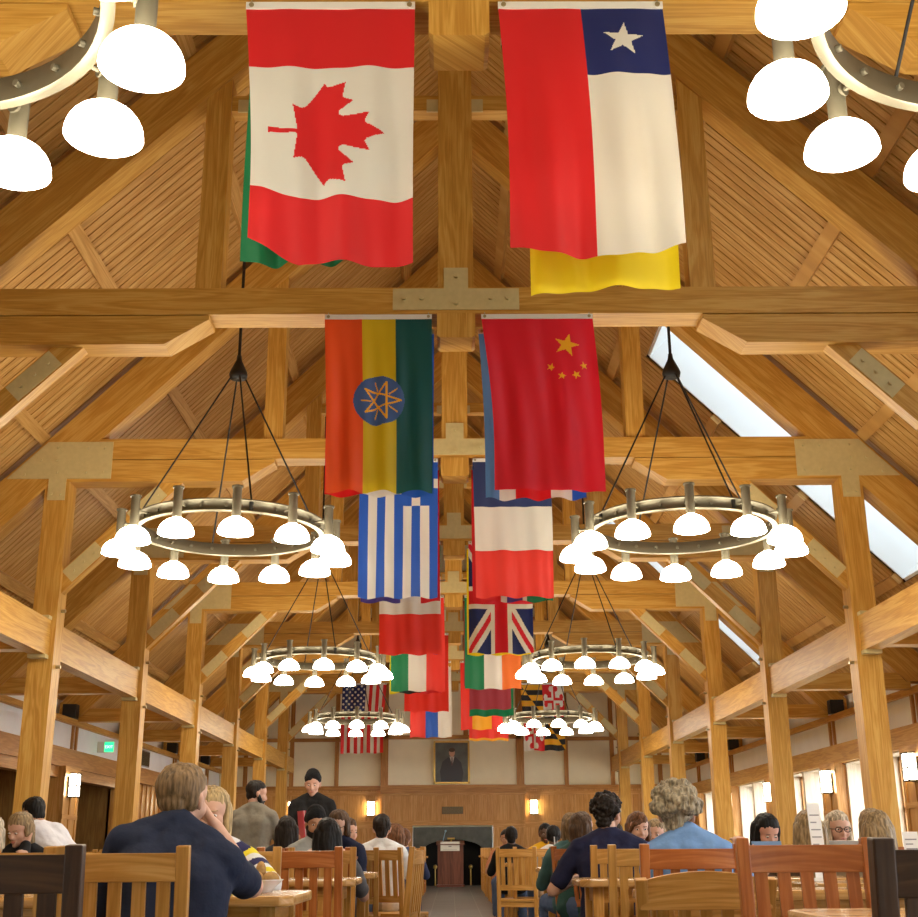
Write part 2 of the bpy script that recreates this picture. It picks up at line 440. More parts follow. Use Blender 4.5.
pn.build('chimney_panelling', [OAKP, TRIMW], far)
tr = MB()
tr.box((-6.7, Y1-.12, 2.6), (-2.03, Y1, 2.72)); tr.box((2.03, Y1-.12, 2.6), (6.7, Y1, 2.72)); tr.box((-2.08, Y1-.27, 2.5), (2.08, Y1, 2.73))
struct(tr.build('trim_1', TRIMW), 'oak rail above the panelling on the far wall')
tr = MB()
for x0, x1 in ((-6.7, -2.05), (2.05, 6.7)): tr.box((x0, Y1-.07, 3.97), (x1, Y1, 4.07))
tr.box((-1.99, Y1-.2, 4.02), (1.99, Y1, 4.13))
struct(tr.build('trim_2', TRIMW), 'oak rail high on the far wall behind the flags')
tr = MB()
for xx, wd in ((-4.67, .12), (-3.365, .12), (3.283, .12), (4.62, .12), (-6.0, .12), (6.0, .12)): tr.box((xx-wd/2, Y1-.06, 2.72), (xx+wd/2, Y1, 9.9-abs(xx)))
for xx in (-1.98, 1.94): tr.box((xx-.11, Y1-.2, 2.73), (xx+.11, Y1, 8.2))
for xx in (-.434, .373): tr.box((xx-.07, Y1-.17, 4.13), (xx+.07, Y1, 9))
struct(tr.build('trim_3', TRIMW), 'upright oak battens dividing the far wall plaster')
tr = MB()
tr.box((-6.7, Y1-.1, 5.35), (6.7, Y1, 5.62)).box((-5, Y1-.1, 7.4), (5, Y1, 7.6))
struct(tr.build('trim_4', TRIMW), 'upper oak rails across the far wall')
# back wall behind the camera
struct(MB().box((-8.6, Y0-.2, 0), (8.6, Y0, 11)).build('wall_back', PLASTER), 'plain plastered wall behind the camera')

# --- side walls
def sidewall(sg):
    nm = 'left' if sg < 0 else 'right'
    X = lambda x: sg*x
    wl = MB()
    wl.box((X(XW), Y0, 2.66), (X(XW+.2), Y1, 3.10))                # frieze
    wl.box((X(7.05), Y0, 3.0), (X(7.25), Y1, 4.2))                 # recessed strip under the eaves
    o = struct(wl.build('wall_' + nm, FRIEZE), 'white frieze wall above the %s on the %s side' % ('dark alcoves' if sg < 0 else 'window bays', nm))
    tr = MB(); tr.box((X(XW-.08), Y0, 3.10), (X(7.1), Y1, 3.20))
    tr.build('upper_rail', WOOD, o)
    tr = MB(); tr.box((X(XW-.07), Y0, 2.4), (X(XW+.2), Y1, 2.68)); tr.box((X(XW-.1), Y0, 2.36), (X(XW+.2), Y1, 2.42))
    tr.build('lower_band', TRIMW if sg < 0 else WOOD, o)
    tr = MB()
    for n in range(0, 8):
        for dy in (.02, .24): tr.box((X(XW-.04), TY(n)+dy-.035, 2.66), (X(XW), TY(n)+dy+.035, 3.10))
    tr.build('frieze_upright', TRIMW, o)
    pl = MB()
    for n in range(-1, 8):
        y = TY(n)
        if sg < 0: y -= .40
        pl.box((X(XP), y-.28, 0), (X(XW+.2), y+.56, 2.37), grain=(0, 0, 1))
        pl.box((X(XP-.025), y-.30, 2.2), (X(XP), y+.58, 2.37)); pl.box((X(XP-.025), y-.3, 1.5), (X(XP), y+.58, 1.58))
        for a, b_ in ((-.3, -.2), (.1, .18), (.48, .58)): pl.box((X(XP-.02), y+a, 0), (X(XP), y+b_, 2.3), grain=(0, 0, 1))
    pl.build('pilaster', OAKP, o)
    return o
wl_ = sidewall(-1); wr_ = sidewall(1)
# left alcoves and panelled bays
al = MB(); pb = MB(); hd = MB()
for n in range(-2, 8):
    ya, yb = TY(n)+.16, min(TY(n+1)-.68, Y1)
    if n < 5:
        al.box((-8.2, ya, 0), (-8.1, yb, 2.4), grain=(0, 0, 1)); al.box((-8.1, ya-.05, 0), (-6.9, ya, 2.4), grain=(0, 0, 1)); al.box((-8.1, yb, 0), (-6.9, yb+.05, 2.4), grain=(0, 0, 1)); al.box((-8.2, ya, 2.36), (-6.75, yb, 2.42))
        hd.box((-6.9, ya, 2.18), (-6.7, yb, 2.36))
    else:
        pb.box((-6.95, ya, 0), (-6.8, yb, 2.4), grain=(0, 0, 1))
        k = 0; y = ya
        while y < yb: pb.box((-6.8, y, .1), (-6.77, y+.09, 2.36), grain=(0, 0, 1)); y += .42
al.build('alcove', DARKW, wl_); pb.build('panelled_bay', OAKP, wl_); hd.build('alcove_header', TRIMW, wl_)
# right windows: two deep windows in each bay
gl, gn, gb = newmat('window_glass')
gb.inputs['Base Color'].default_value = (.95, .98, 1, 1); gb.inputs['Roughness'].default_value = .05
tn = gn.nodes.new('ShaderNodeBsdfTransparent'); mx = gn.nodes.new('ShaderNodeMixShader'); mx.inputs[0].default_value = .88
gn.links.new(gb.outputs[0], mx.inputs[1]); gn.links.new(tn.outputs[0], mx.inputs[2]); gn.links.new(mx.outputs[0], gn.nodes['Material Output'].inputs['Surface'])
PALE = wood('pale_reveal_oak', (.62, .52, .38), (.70, .60, .45), (.78, .69, .54), rough=.5)
wi = 1
for n in range(-2, 8):
    ya, yb = TY(n)+.56, min(TY(n+1)-.28, Y1)
    ym = (ya+yb)/2
    rv = MB()
    rv.box((6.75, ya, 0), (7.2, yb, .75)); rv.box((6.75, ya, 2.34), (7.3, yb, 2.4))
    rv.box((6.72, ym-.06, .7), (7.2, ym+.06, 2.4), grain=(0, 0, 1))
    rv.box((6.78, ya-.02, .75), (7.3, ya+.06, 2.4), grain=(0, 0, 1)); rv.box((6.78, yb-.06, .75), (7.3, yb+.02, 2.4), grain=(0, 0, 1))
    rv.build('window_reveal', PALE, wr_)
    for a, b_ in ((ya+.06, ym-.06), (ym+.06, yb-.06)):
        fr = MB()
        for y in (a, b_-.06): fr.box((7.1, y, .75), (7.18, y+.06, 2.34), grain=(0, 0, 1))
        for z in (.75, 1.5, 2.28): fr.box((7.1, a, z), (7.18, b_, z+.06))
        fr.box((7.12, (a+b_)/2-.02, .75), (7.16, (a+b_)/2+.02, 2.34), grain=(0, 0, 1))
        o = struct(fr.build('window_%d' % wi, TRIMW)); wi += 1
        pm = MB(); pm.add([(7.14, a, .75), (7.14, b_, .75), (7.14, b_, 2.34), (7.14, a, 2.34)], [(0, 1, 2, 3)]); pm.build('pane', gl, o)
struct(MB().box((8.6, Y0, -.05), (20, Y1+.3, 0)).build('ground', plain('outside_paving', (.5, .5, .48), .9)), 'pale paved ground outside the windows')
# ================================================================ chandeliers
GLASS_E = emit('opal_glass_lit', (1.0, .90, .72), 22.0, (.95, .95, .92))
def make_chandelier(loc, label, topz, ph=-5):
    t = thing('ring_chandelier', loc, label, 'chandelier', 'ring chandeliers')
    r = .90
    rg = MB(); rg.lathe([(r-.02, -.06), (r+.035, -.06), (r+.035, -.045), (r+.0, -.045), (r+.0, .045), (r+.035, .045), (r+.035, .06), (r-.02, .06), (r-.02, -.06)][::-1], n=72)
    for k in range(24):
        a = k*PI/12 + .13; c, s_ = math.cos(a), math.sin(a)
        rg.cyl((c*(r-.045), s_*(r-.045), 0), (c*(r+.02), s_*(r+.02), 0), .016, .016, 8)
    rg.build('ring', NICKEL, t)
    tube = shade = None
    for k in range(12):
        a = math.radians(ph + 30*k); x, y = 1.05*math.cos(a), 1.05*math.sin(a)
        if tube is None:
            mb = MB(); mb.cyl((0, 0, -.15), (0, 0, .13), .042, .042, 20); mb.cyl((0, 0, .13), (0, 0, .145), .052, .052, 20)
            mb.cyl((-.14, 0, .0), (-.03, 0, 0), .012, .012, 8); mb.cyl((-.05, 0, .0), (-.035, 0, 0), .03, .03, 10)
            tube = mb.build('lamp', NICKEL, t)
            sh = MB()
            pr = [(.035, -.145)] + [(.163*math.sin(q), -.30 + .15*math.cos(q)) for q in [.25*PI*.5*j/2 for j in range(2, 9)]] + [(.156, -.305), (.0, -.300)]
            sh.lathe(pr[::-1], n=28)
            shade = sh.build('glass_shade', GLASS_E, tube)
            tube.location = (x, y, 0); tube.rotation_euler = (0, 0, a)
        else:
            c = tube.copy(); COL.objects.link(c); c.parent = t; c.location = (x, y, 0); c.rotation_euler = (0, 0, a)
            d = shade.copy(); COL.objects.link(d); d.parent = c
    for k in range(4):
        a = math.radians(22 + 90*k)
        rd = MB(); p0 = (r*math.cos(a), r*math.sin(a), .05); p1 = (.07*math.cos(a), .07*math.sin(a), 1.62)
        rd.cyl(p0, p1, .009, .009, 8); rd.cyl(p0, (p0[0], p0[1], -.05), .022, .022, 8)
        rd.build('suspension_rod', BLACKM, t)
    hb = MB(); hb.lathe([(.0, 1.86), (.022, 1.86), (.03, 1.80), (.085, 1.68), (.095, 1.645), (.085, 1.60), (.04, 1.59), (0, 1.60)][::-1], n=20)
    hb.build('hub', BLACKM, t)
    MB().cyl((0, 0, 1.84), (0, 0, topz-loc[2]), .016, .016, 10).build('stem', BLACKM, t)
    return t
names = {(0, -1): 'upper left corner above the maple leaf flag', (0, 1): 'upper right corner beside the lone star flag',
         (1, -1): 'the large one left of the striped blue flag', (1, 1): 'large one on the right under the right skylight',
         (2, -1): 'middle sized, left of the green white red column flag', (2, 1): 'middle sized, right of the crossed union flag',
         (3, -1): 'small, before the stars and stripes flag', (3, 1): 'small, before the quartered yellow and black flag'}
for i, (n, z) in enumerate(((-.5, 4.05), (1.5, 4.02), (3.5, 3.95), (5.5, 3.82))):
    for sg in (-1, 1):
        x = 2.24 if i < 2 else 2.20
        if i == 0: x, y, z, ph = (2.24, 3.70, 4.12, 15) if sg < 0 else (2.28, 3.85, 4.20, 5)
        else: y, ph = TY(n), [0, 13 if sg < 0 else 24, 10 if sg < 0 else 20, 5][i]
        make_chandelier((sg*x, y, z), 'nickel ring chandelier, ' + names[(i, sg)], 10.55-x, ph)
# wall sconces
SC_E = emit('sconce_glass_lit', (1.0, .86, .62), 18.0, (.95, .93, .88))
def sconce(loc, rz, label):
    t = thing('wall_sconce', loc, label, 'wall light', 'wall sconces', rz)
    MB().box((-.11, 0, -.2), (.11, .02, .2)).build('backplate', BLACKM, t)
    mb = MB()
    for z in (-.2, .185, -.02): mb.box((-.115, -.14, z), (.115, -.0, z+.018))
    for x in (-.115, .10): mb.box((x, -.14, -.2), (x+.015, -.125, .2))
    mb.build('cage', BLACKM, t)
    MB().box((-.10, -.125, -.18), (.10, -.01, .182)).build('glass', SC_E, t)
sconce((-2.346, Y1-.06-.03, 2.10), 0, 'lit glass wall sconce left of the fireplace on panelling')
sconce((2.306, Y1-.09, 2.11), 0, 'lit glass wall sconce right of the fireplace on panelling')
sconce((-4.6, Y1-.09, 2.1), 0, 'lit wall sconce behind the beanie wearing man')
sconce((4.45, Y1-.09, 2.1), 0, 'lit wall sconce behind the curly haired man')
for n in range(0, 8):
    for sg in (-1, 1):
        sconce((sg*(XP-.0251), TY(n)+(-.36 if sg < 0 else .04), 2.06), -sg*PI/2 if False else (PI/2 if sg < 0 else -PI/2), 'lit wall sconce on the %s pilaster beside the %s roof truss from front' % ('left' if sg < 0 else 'right', ['first', 'second', 'third', 'fourth', 'fifth', 'sixth', 'seventh', 'eighth'][n]))
# ================================================================ flags
CL = {}
def cl(name, r, g, b, t=.30):
    if name not in CL: CL[name] = cloth('flag_cloth_' + name, srgb(r, g, b), t)
    return CL[name]
RED = cl('red', 226, 30, 36); WHT = cl('white', 236, 232, 222); CAN = cl('canvas', 235, 232, 225, .1); NAVY = cl('navy', 26, 40, 104)
GRN = cl('green', 0, 128, 78); YEL = cl('yellow', 250, 226, 20); ORG = cl('orange', 244, 120, 40); ORR = cl('vermilion', 232, 84, 28)
OLV = cl('olive_yellow', 214, 186, 20); TEAL = cl('deep_green', 8, 84, 82); BLU = cl('blue', 30, 92, 200); DISC = cl('disc_blue', 66, 100, 160)
GLD = cl('gold', 245, 180, 30); CRIM = cl('crimson', 222, 22, 46); BLK = cl('black', 26, 26, 28); MAR = cl('maroon', 172, 62, 76); SKYB = cl('sky_blue', 90, 140, 200)
RED2 = cl('scarlet', 238, 52, 38); PUR = cl('purple', 80, 60, 150); FRB = cl('slate_blue', 44, 60, 110)
def inpoly(x, y, P):
    c = False; j = len(P)-1
    for i in range(len(P)):
        if (P[i][1] > y) != (P[j][1] > y) and x < (P[j][0]-P[i][0])*(y-P[i][1])/(P[j][1]-P[i][1])+P[i][0]: c = not c
        j = i
    return c
def star(cx, cy, r, rot=0, inner=.382, n=5):
    return [(cx+(r if k % 2 == 0 else r*inner)*math.sin(rot+k*PI/n), cy-(r if k % 2 == 0 else r*inner)*math.cos(rot+k*PI/n)) for k in range(2*n)]
AS = 1.66  # length over width: pattern space x in 0..1, y in 0..AS
half = [(0, 1.0), (.085, .80), (.12, .775), (.22, .83), (.175, .55), (.20, .50), (.24, .50), (.37, .66), (.405, .56), (.425, .54), (.60, .575), (.545, .40), (.555, .36), (.60, .33), (.30, .10), (.285, .06), (.315, -.03), (.03, .015), (.02, 0), (.035, -.3), (0, -.3)]
LEAF = [(x, y) for x, y in half] + [(-x, y) for x, y in half[::-1]]
# leaf turned so that its tip points to the right: width along +x
def leaf(x, y): return inpoly((y-.0), (x), LEAF)
def pat_canada(u, v):
    if v < .255 or v > .765: return 0
    # leaf spans u .17..(.78), centred at v .515
    lx = (u*.95-.262)/.515   # along stem to tip, 0 at base
    ly = (v*AS - .515*AS)/.555
    return 0 if inpoly(ly, lx, LEAF) else 1
def pat_chile(u, v):
    if u < .5: return 0
    if v < .295:
        return 1 if inpoly(u, v*AS, star(.735, .125*AS*1.0+.03, .125, PI/2-.2)) else 2
    return 1
def seg(px, py, a, b):
    dx, dy = b[0]-a[0], b[1]-a[1]; t = max(0, min(1, ((px-a[0])*dx+(py-a[1])*dy)/(dx*dx+dy*dy)))
    return math.hypot(px-a[0]-t*dx, py-a[1]-t*dy)
_pent = [(.52+.185*math.cos(k*2*PI/5), .815+.185*math.sin(k*2*PI/5)) for k in range(5)]
def pat_ethiopia(u, v):
    x, y = u, v*AS
    d = math.hypot(x-.50, y-.815)
    if d < .238:
        for k in range(5):
            if seg(x, y, _pent[k], _pent[(k+2) % 5]) < .0085: return 4
            a = (k+.5)*2*PI/5
            if seg(x, y, (.52+.10*math.cos(a), .815+.10*math.sin(a)), (.52+.185*math.cos(a), .815+.185*math.sin(a))) < .006: return 4
        return 3
    return 0 if u < .35 else 1 if u < .66 else 2
_cn = [star(.735, .165*AS, .118, PI/2)] + [star(a, b*AS, .042, r) for a, b, r in ((.575, .295, .5), (.665, .352, .2), (.79, .345, .8), (.868, .29, 1.1))]
def pat_china(u, v):
    return 1 if any(inpoly(u, v*AS, s) for s in _cn) else 0
def pat_greece(u, v):
    if u > 4/9 and v < .335:
        return 1 if abs(u-.722) < .056 or abs(v-.167) < .036 else 0
    return 1 if int(u*9) % 2 else 0
def pat_uk(u, v):
    # width .92, length 1.55; x across the long axis
    X = (v-.5)*2; Y = (u-.5)*2*.6
    ax, ay = abs(X), abs(Y)
    if ay < .12 or ax < .12: return 0
    if ay < .2 or ax < .2: return 1
    d = abs(ay-ax*.6)*.857
    if d < .04: return 0
    if d < .12: return 1
    return 2
cols = lambda *c: (lambda u, v: next(i for i, e in enumerate(c) if u <= e))
rows_ = lambda *c: (lambda u, v: next(i for i, e in enumerate(c) if v <= e))
def pat_us(u, v):
    if u < .535 and v < .40:
        gx, gy = u/.535*8, v/.40*9
        i, j = int(gx), int(gy)
        return 1 if (i+j) % 2 == 0 and math.hypot(gx-i-.5, gy-j-.5) < .36 else 2
    return 0 if int(u*13) % 2 == 0 else 1
def pat_md(u, v):
    x = u*2 % 1; y = v*2 % 1
    if (u < .5) == (v < .5):
        b = int(y*6 if v < .5 else y*6+1) % 2
        dg = (x*1.0 < y) if v < .5 else (x < y)
        return 2 if (b == 0) == dg else 3
    # cross with buttoned ends, counterchanged
    cx, cy = x-.5, y-.5
    arm = (abs(cx) < .085 and abs(cy) < .44) or (abs(cy) < .085 and abs(cx) < .44)
    for a, b in ((0, .36), (0, -.36), (.36, 0), (-.36, 0)):
        for k in (-.11, .11):
            if math.hypot(cx-a-(k if a == 0 else 0), cy-b-(k if b == 0 else 0)) < .09: arm = True
    q = (cx < 0) != (cy < 0)
    return int(q != arm)
def flag(label, group, xc, wd, ztop, L, y, pat, mats, res=60, taper=(0, 0), bottom=None, nf=3.2, amp=.03, seed=0, drift=0):
    """hung by its hoist: u across, v down; returns the cloth object"""
    t = bpy.data.objects.new('hanging_flag', None)
    nu, nv = res, int(res*L/wd)
    me = bpy.data.meshes.new('hanging_flag')
    ra = random.Random(seed); p1, p2, p3 = ra.uniform(0, 6), ra.uniform(0, 6), ra.uniform(0, 6)
    vs = []; fs = []; mi = []
    for j in range(nv+1):
        v = j/nv
        for i in range(nu+1):
            u = i/nu
            xl = -wd/2 + taper[0]*math.sin(min(1, v*1.25)*PI/2); xr = wd/2 + taper[1]*math.sin(min(1, v*1.25)*PI/2)
            x = xl + (xr-xl)*u + drift*v*v
            a = amp*(.15+.85*min(1, v*1.6))
            yy = a*math.sin(2*PI*(u*nf + .35*v) + p1) + .5*a*math.sin(2*PI*(u*nf*1.9 - .5*v) + p2) + .35*a*math.sin(2*PI*(.8*v+u) + p3)
            x += .25*a*math.cos(2*PI*(u*nf+.35*v)+p1)
            b = bottom(u) if bottom else .012*math.sin(2*PI*(u*nf)+p1)
            z = -v*L + b*v*v
            vs.append((x, yy*(.0 if v == 0 else 1) - .03*math.sin(v*PI), z))
    for j in range(nv):
        for i in range(nu):
            a = j*(nu+1)+i
            fs.append((a, a+nu+1, a+nu+2, a+1)); mi.append(pat((i+.5)/nu, (j+.5)/nv))
    me.from_pydata(vs, [], fs)
    for m in mats: me.materials.append(m)
    me.polygons.foreach_set('material_index', mi); me.polygons.foreach_set('use_smooth', [True]*len(fs)); me.update()
    o = bpy.data.objects.new('hanging_flag', me); COL.objects.link(o); o.location = (xc, y, ztop-.04)
    tag(o, label, 'flag', group)
    sg = -1 if y - math.floor((y-5.61)/BAY+.0001)*BAY - 5.61 < .2 else 1
    MB().box((-wd/2, -.006, -.004), (wd/2, .006, .04)).build('header', CAN, o)
    gm = MB()
    for k, x in enumerate((-wd/2+.03, wd/2-.03)):
        gm = MB(); gm.cyl((x, -.012, .02), (x, .012, .02), .014, .014, 10); gm.cyl((x, 0, .02), (x, 0, .06), .004, .004, 6)
        gm.build('grommet', BOLT, o)
    return o
G1 = 'flags on the tie beams'
ZT = 5.395
yf = lambda n: TY(n)+.05
yb_ = lambda n: TY(n)+.24
XL, XR = -.685, .68
# first truss
def canb(u): return .16*max(0, 1-u*3.2)**1.2 - .012*math.sin(u*9)
flag('red and white flag with a big red maple leaf', G1, -.70, .92, ZT-.005, 1.54, TY(0)-.02, pat_canada, [RED, WHT], 170, (.075, .0), canb, 2.2, .022, 1)
flag('flag with white star on blue corner, red column and white block', G1, .663, .90, ZT-.005, 1.46, TY(0)-.02, pat_chile, [RED, WHT, NAVY], 170, (.04, .035), lambda u: -.10*math.sin(u*PI)*.6+.02, 2.4, .022, 2, drift=0)
flag('green flag half hidden behind the maple leaf flag', G1, -.725, .90, ZT, 1.38, TY(0)+.30, cols(1), [GRN, BLU], 60, (.0, -.03), None, 3, .025, 3)
flag('bright yellow flag hanging out below the lone star flag', G1, .70, .92, ZT, 1.55, TY(0)+.30, lambda u, v: 0 if v > .35 else 1, [YEL, GRN], 90, (.14, .02), lambda u: -.05*(1-u)**3+.02, 2, .025, 4)
# second truss
flag('orange, yellow and green flag with star in a blue disc', G1, -.672, .925, ZT, 1.555, yf(1)-.07, pat_ethiopia, [ORR, OLV, TEAL, DISC, GLD], 150, (.04, -.0), None, 3.2, .022, 5)
flag('bright red flag with five yellow stars', G1, .70, .965, ZT, 1.555, yf(1)-.07, pat_china, [CRIM, GLD], 150, (.09, .05), lambda u: -.03*u+.02, 2.6, .022, 6)
flag('red white and blue flag barely showing behind the disc flag', G1, -.66, .93, ZT, 1.50, yb_(1)+.06, cols(.35, .7, 1), [RED, WHT, BLU], 40, (0, 0), None, 3, .02, 7)
flag('blue white and red striped flag edging out behind the five star flag', G1, .665, .93, ZT, 1.535, yb_(1)+.06, cols(.13, .3, .66, .84, 1), [SKYB, WHT, RED, WHT, BLU], 40, (.05, -.02), None, 3, .02, 8)
# third truss
flag('blue and white striped flag with a white cross canton', G1, -.66, .915, ZT, 1.63, yf(2)-.07, pat_greece, [BLU, WHT], 126, (.0, .0), None, 2.6, .02, 9)
flag('flag of three bands, dark blue over white over red', G1, .67, .92, ZT, 1.63, yf(2)-.07, rows_(.345, .665, 1), [FRB, WHT, RED2], 90, (.02, .0), None, 2.4, .02, 10)
flag('blue white red flag peeping below the striped blue flag', G1, -.65, .92, ZT, 1.62, yb_(2)+.06, cols(.5, .75, 1), [PUR, WHT, RED], 40, (0, .01), None, 3, .02, 11)
flag('red, blue and green flag peeping below the three band flag', G1, .67, .94, ZT, 1.62, yb_(2)+.06, cols(.35, .42, .62, .68, 1), [RED, WHT, PUR, WHT, GRN], 40, (0, 0), None, 3, .02, 12)
# fourth truss
flag('green over white over red flag below the striped blue flag', G1, -.665, .92, ZT, 1.66, yf(3)-.07, rows_(.30, .645, 1), [GRN, WHT, RED2], 70, (.02, .0), None, 2.4, .02, 13)
flag('crossed red, white and dark blue union flag', G1, .69, .95, ZT, 1.65, yf(3)-.07, pat_uk, [CRIM, WHT, NAVY], 110, (.0, .0), None, 2.2, .02, 14)
flag('purple and white flag peeping under the green white red banded flag', G1, -.66, .90, ZT, 1.60, yb_(3)+.06, cols(.6, 1), [WHT, PUR], 30, (0, .0), None, 3, .02, 15)
flag('yellow flag showing along the left edge of the union flag', G1, .668, .95, ZT, 1.625, yb_(3)+.06, cols(1), [YEL], 30, (0, 0), None, 3, .02, 16)
# fifth truss
flag('flag of green, white and red upright columns', G1, -.655, .95, ZT, 1.69, yf(4)-.07, cols(.33, .66, 1), [GRN, WHT, RED2], 70, (0, .02), None, 2.4, .02, 17)
flag('flag of green, white and orange upright columns', G1, .675, .95, ZT, 1.66, yf(4)-.07, cols(.34, .66, 1), [GRN, WHT, ORG], 70, (0, .05), None, 2.4, .02, 18)
flag('yellow and black flag peeping below the green white red columns', G1, -.70, .94, ZT, 1.69, yb_(4)+.06, cols(.2, .6, 1), [YEL, BLK, RED], 30, (0, .0), None, 3, .02, 19)
flag('red flag showing a sliver left of the green white orange columns', G1, .66, .96, ZT, 1.55, yb_(4)+.06, cols(1), [MAR], 30, (0, .0), None, 3, .02, 20)
# sixth truss
flag('plain scarlet flag on the left below the column flags', G1, -.57, .93, ZT, 1.62, yf(5)-.07, cols(1), [RED2], 50, (0, .0), None, 2.4, .02, 21)
flag('maroon flag with a green bottom hem', G1, .80, .93, ZT, 1.72, yf(5)-.07, lambda u, v: 1 if v > .92 or u > .955 else 0, [MAR, GRN], 60, (0, .0), None, 2.4, .02, 22)
# seventh truss
flag('flag of red, blue and white upright columns', G1, -.55, 1.0, ZT, 1.80, yf(6)-.07, cols(.36, .67, 1), [RED2, BLU, WHT], 60, (0, .02), None, 2.4, .02, 23)
flag('flag of red, yellow and red upright columns', G1, .72, 1.08, ZT, 1.62, yf(6)-.07, cols(.27, .7, 1), [RED2, GLD, RED2], 60, (0, .0), None, 2.4, .02, 24)
flag('red flag with a yellow hem under the red yellow red flag', G1, .86, .98, ZT, 1.86, yb_(6)+.06, lambda u, v: 1 if v > .965 else 0, [RED2, GLD], 50, (.02, .0), None, 2.4, .02, 25)
# national and state flags before the far wall
flag('stars and stripes flag hanging before the far wall', 'large flags before the far wall', -2.45, 1.22, 5.39, 1.86, TY(7)-.03, pat_us, [RED, WHT, NAVY], 104, (-.03, -.07), None, 2.6, .03, 26)
flag('quartered yellow black and red white flag before the far wall', 'large flags before the far wall', 2.48, 1.22, 5.37, 1.80, TY(7)-.03, pat_md, [RED, WHT, BLK, GLD], 96, (.07, -.0), None, 2.6, .03, 27)
# ================================================================ furniture
GOLD = wood('golden_chair_wood', (.40, .19, .04), (.52, .26, .06), (.60, .33, .10), rough=.32, ls=.8, cs=12)
REDW = wood('red_brown_chair_wood', (.30, .085, .02), (.38, .115, .028), (.46, .16, .045), rough=.3, ls=.8, cs=12)
DRKW = wood('dark_brown_chair_wood', (.035, .016, .009), (.05, .022, .012), (.075, .035, .018), rough=.35, ls=.8, cs=12)
TABW = wood('table_top_wood', (.40, .20, .055), (.50, .27, .085), (.58, .34, .13), rough=.22, ls=.7, cs=10)
CH_N = 'slatted dining chairs'
def rail_arc(mb, w, z0, z1, y, t, bow=.03, arch=0, n=8):
    """rail bowed backwards between the posts, optional arched crest"""
    for i in range(n):
        a, b_ = -1+2*i/n, -1+2*(i+1)/n
        xa, xb = a*w/2, b_*w/2
        ya, yb2 = y-bow*(1-a*a), y-bow*(1-b_*b_)
        za, zb = z1+arch*(1-a*a), z1+arch*(1-b_*b_)
        mb.add([(xa, ya-t/2, z0), (xb, yb2-t/2, z0), (xb, yb2+t/2, z0), (xa, ya+t/2, z0), (xa, ya-t/2, za), (xb, yb2-t/2, zb), (xb, yb2+t/2, zb), (xa, ya+t/2, za)],
               [(0, 3, 2, 1), (4, 5, 6, 7), (0, 1, 5, 4), (2, 3, 7, 6)] + ([(0, 4, 7, 3)] if i == 0 else []) + ([(1, 2, 6, 5)] if i == n-1 else []), (1, 0, 0), off=(1.7*w, 3.3))
def make_chair(m, label, kind='slat'):
    """origin on the floor under the back; the sitter faces +y"""
    t = thing('dining_chair', (0, 0, 0), label, 'chair', CH_N)
    W = .46; H = 1.0 if kind == 'slat' else .90; RK = .05 if kind == 'slat' else .13
    px = W/2-.0225
    seat = MB().box((-W/2, .03, .425), (W/2, .47, .455), (1, 0, 0)).build('seat', m, t, bevel=.008)
    for s in (-1, 1):
        p = MB(); p.bar((s*px, .045, .0), (s*px, .045, .45), .042, .042, (0, 1, 0)); p.bar((s*px, .045, .45), (s*(px+(.02 if kind != 'slat' else 0)), .045-RK, H if kind == 'slat' else H-.02), .042, .042, (0, 1, 0), h1=.034)
        p.build('rear_post', m, t, bevel=.004)
        MB().box((s*px-.021, .425, 0), (s*px+.021, .467, .425), (0, 0, 1)).build('leg', m, t, bevel=.004)
        MB().box((s*px-.012, .06, .2), (s*px+.012, .43, .235), (0, 1, 0)).build('stretcher', m, t)
    MB().box((-px, .235, .205), (px, .255, .235), (1, 0, 0)).build('stretcher', m, t)
    a = MB()
    for s in (-1, 1): a.box((s*px-.011, .06, .37), (s*px+.011, .43, .425), (0, 1, 0))
    a.box((-px, .435, .37), (px, .457, .425), (1, 0, 0)); a.box((-px, .04, .37), (px, .06, .425), (1, 0, 0)); a.build('apron', m, t)
    yt = lambda z: .045 - RK*(z-.45)/(H-.45)
    z0 = H-.108 if kind == 'slat' else H-.125
    r = MB(); rail_arc(r, 2*px-.03 if kind == 'slat' else 2*px+.05, z0, H-.022 if kind == 'slat' else H-.03, yt(z0+.05), .026, .014, 0 if kind == 'slat' else .035); r.build('top_rail', m, t, bevel=.003)
    r = MB(); rail_arc(r, 2*px-.03, .545, .60, yt(.57), .022, .01); r.build('lower_rail', m, t)
    for k in range(5):
        x = (k-2)*.076
        MB().bar((x, yt(.59)-.009, .585), (x, yt(z0+.01)-.012, z0+.01), .042, .012, (0, 1, 0)).build('slat', m, t)
    return t
PRO = {}
def chair(px, Y, rz, label, mat='gold', kind='slat', x=None):
    """rz degrees; 0 faces away from the camera"""
    k = (mat, kind)
    loc = (at(px, 850, Y).x if x is None else x, Y, 0)
    if k not in PRO:
        PRO[k] = make_chair({'gold': GOLD, 'red': REDW, 'dark': DRKW}[mat], label, kind); c = PRO[k]
        c.location = loc; c.rotation_euler = (0, 0, math.radians(rz))
    else: c = copy_tree(PRO[k], loc, math.radians(rz), label)
    CHAIRS.append((loc[0]-.24*math.sin(math.radians(rz)), loc[1]+.24*math.cos(math.radians(rz)))); return c
CHAIRS = []
TH = .82
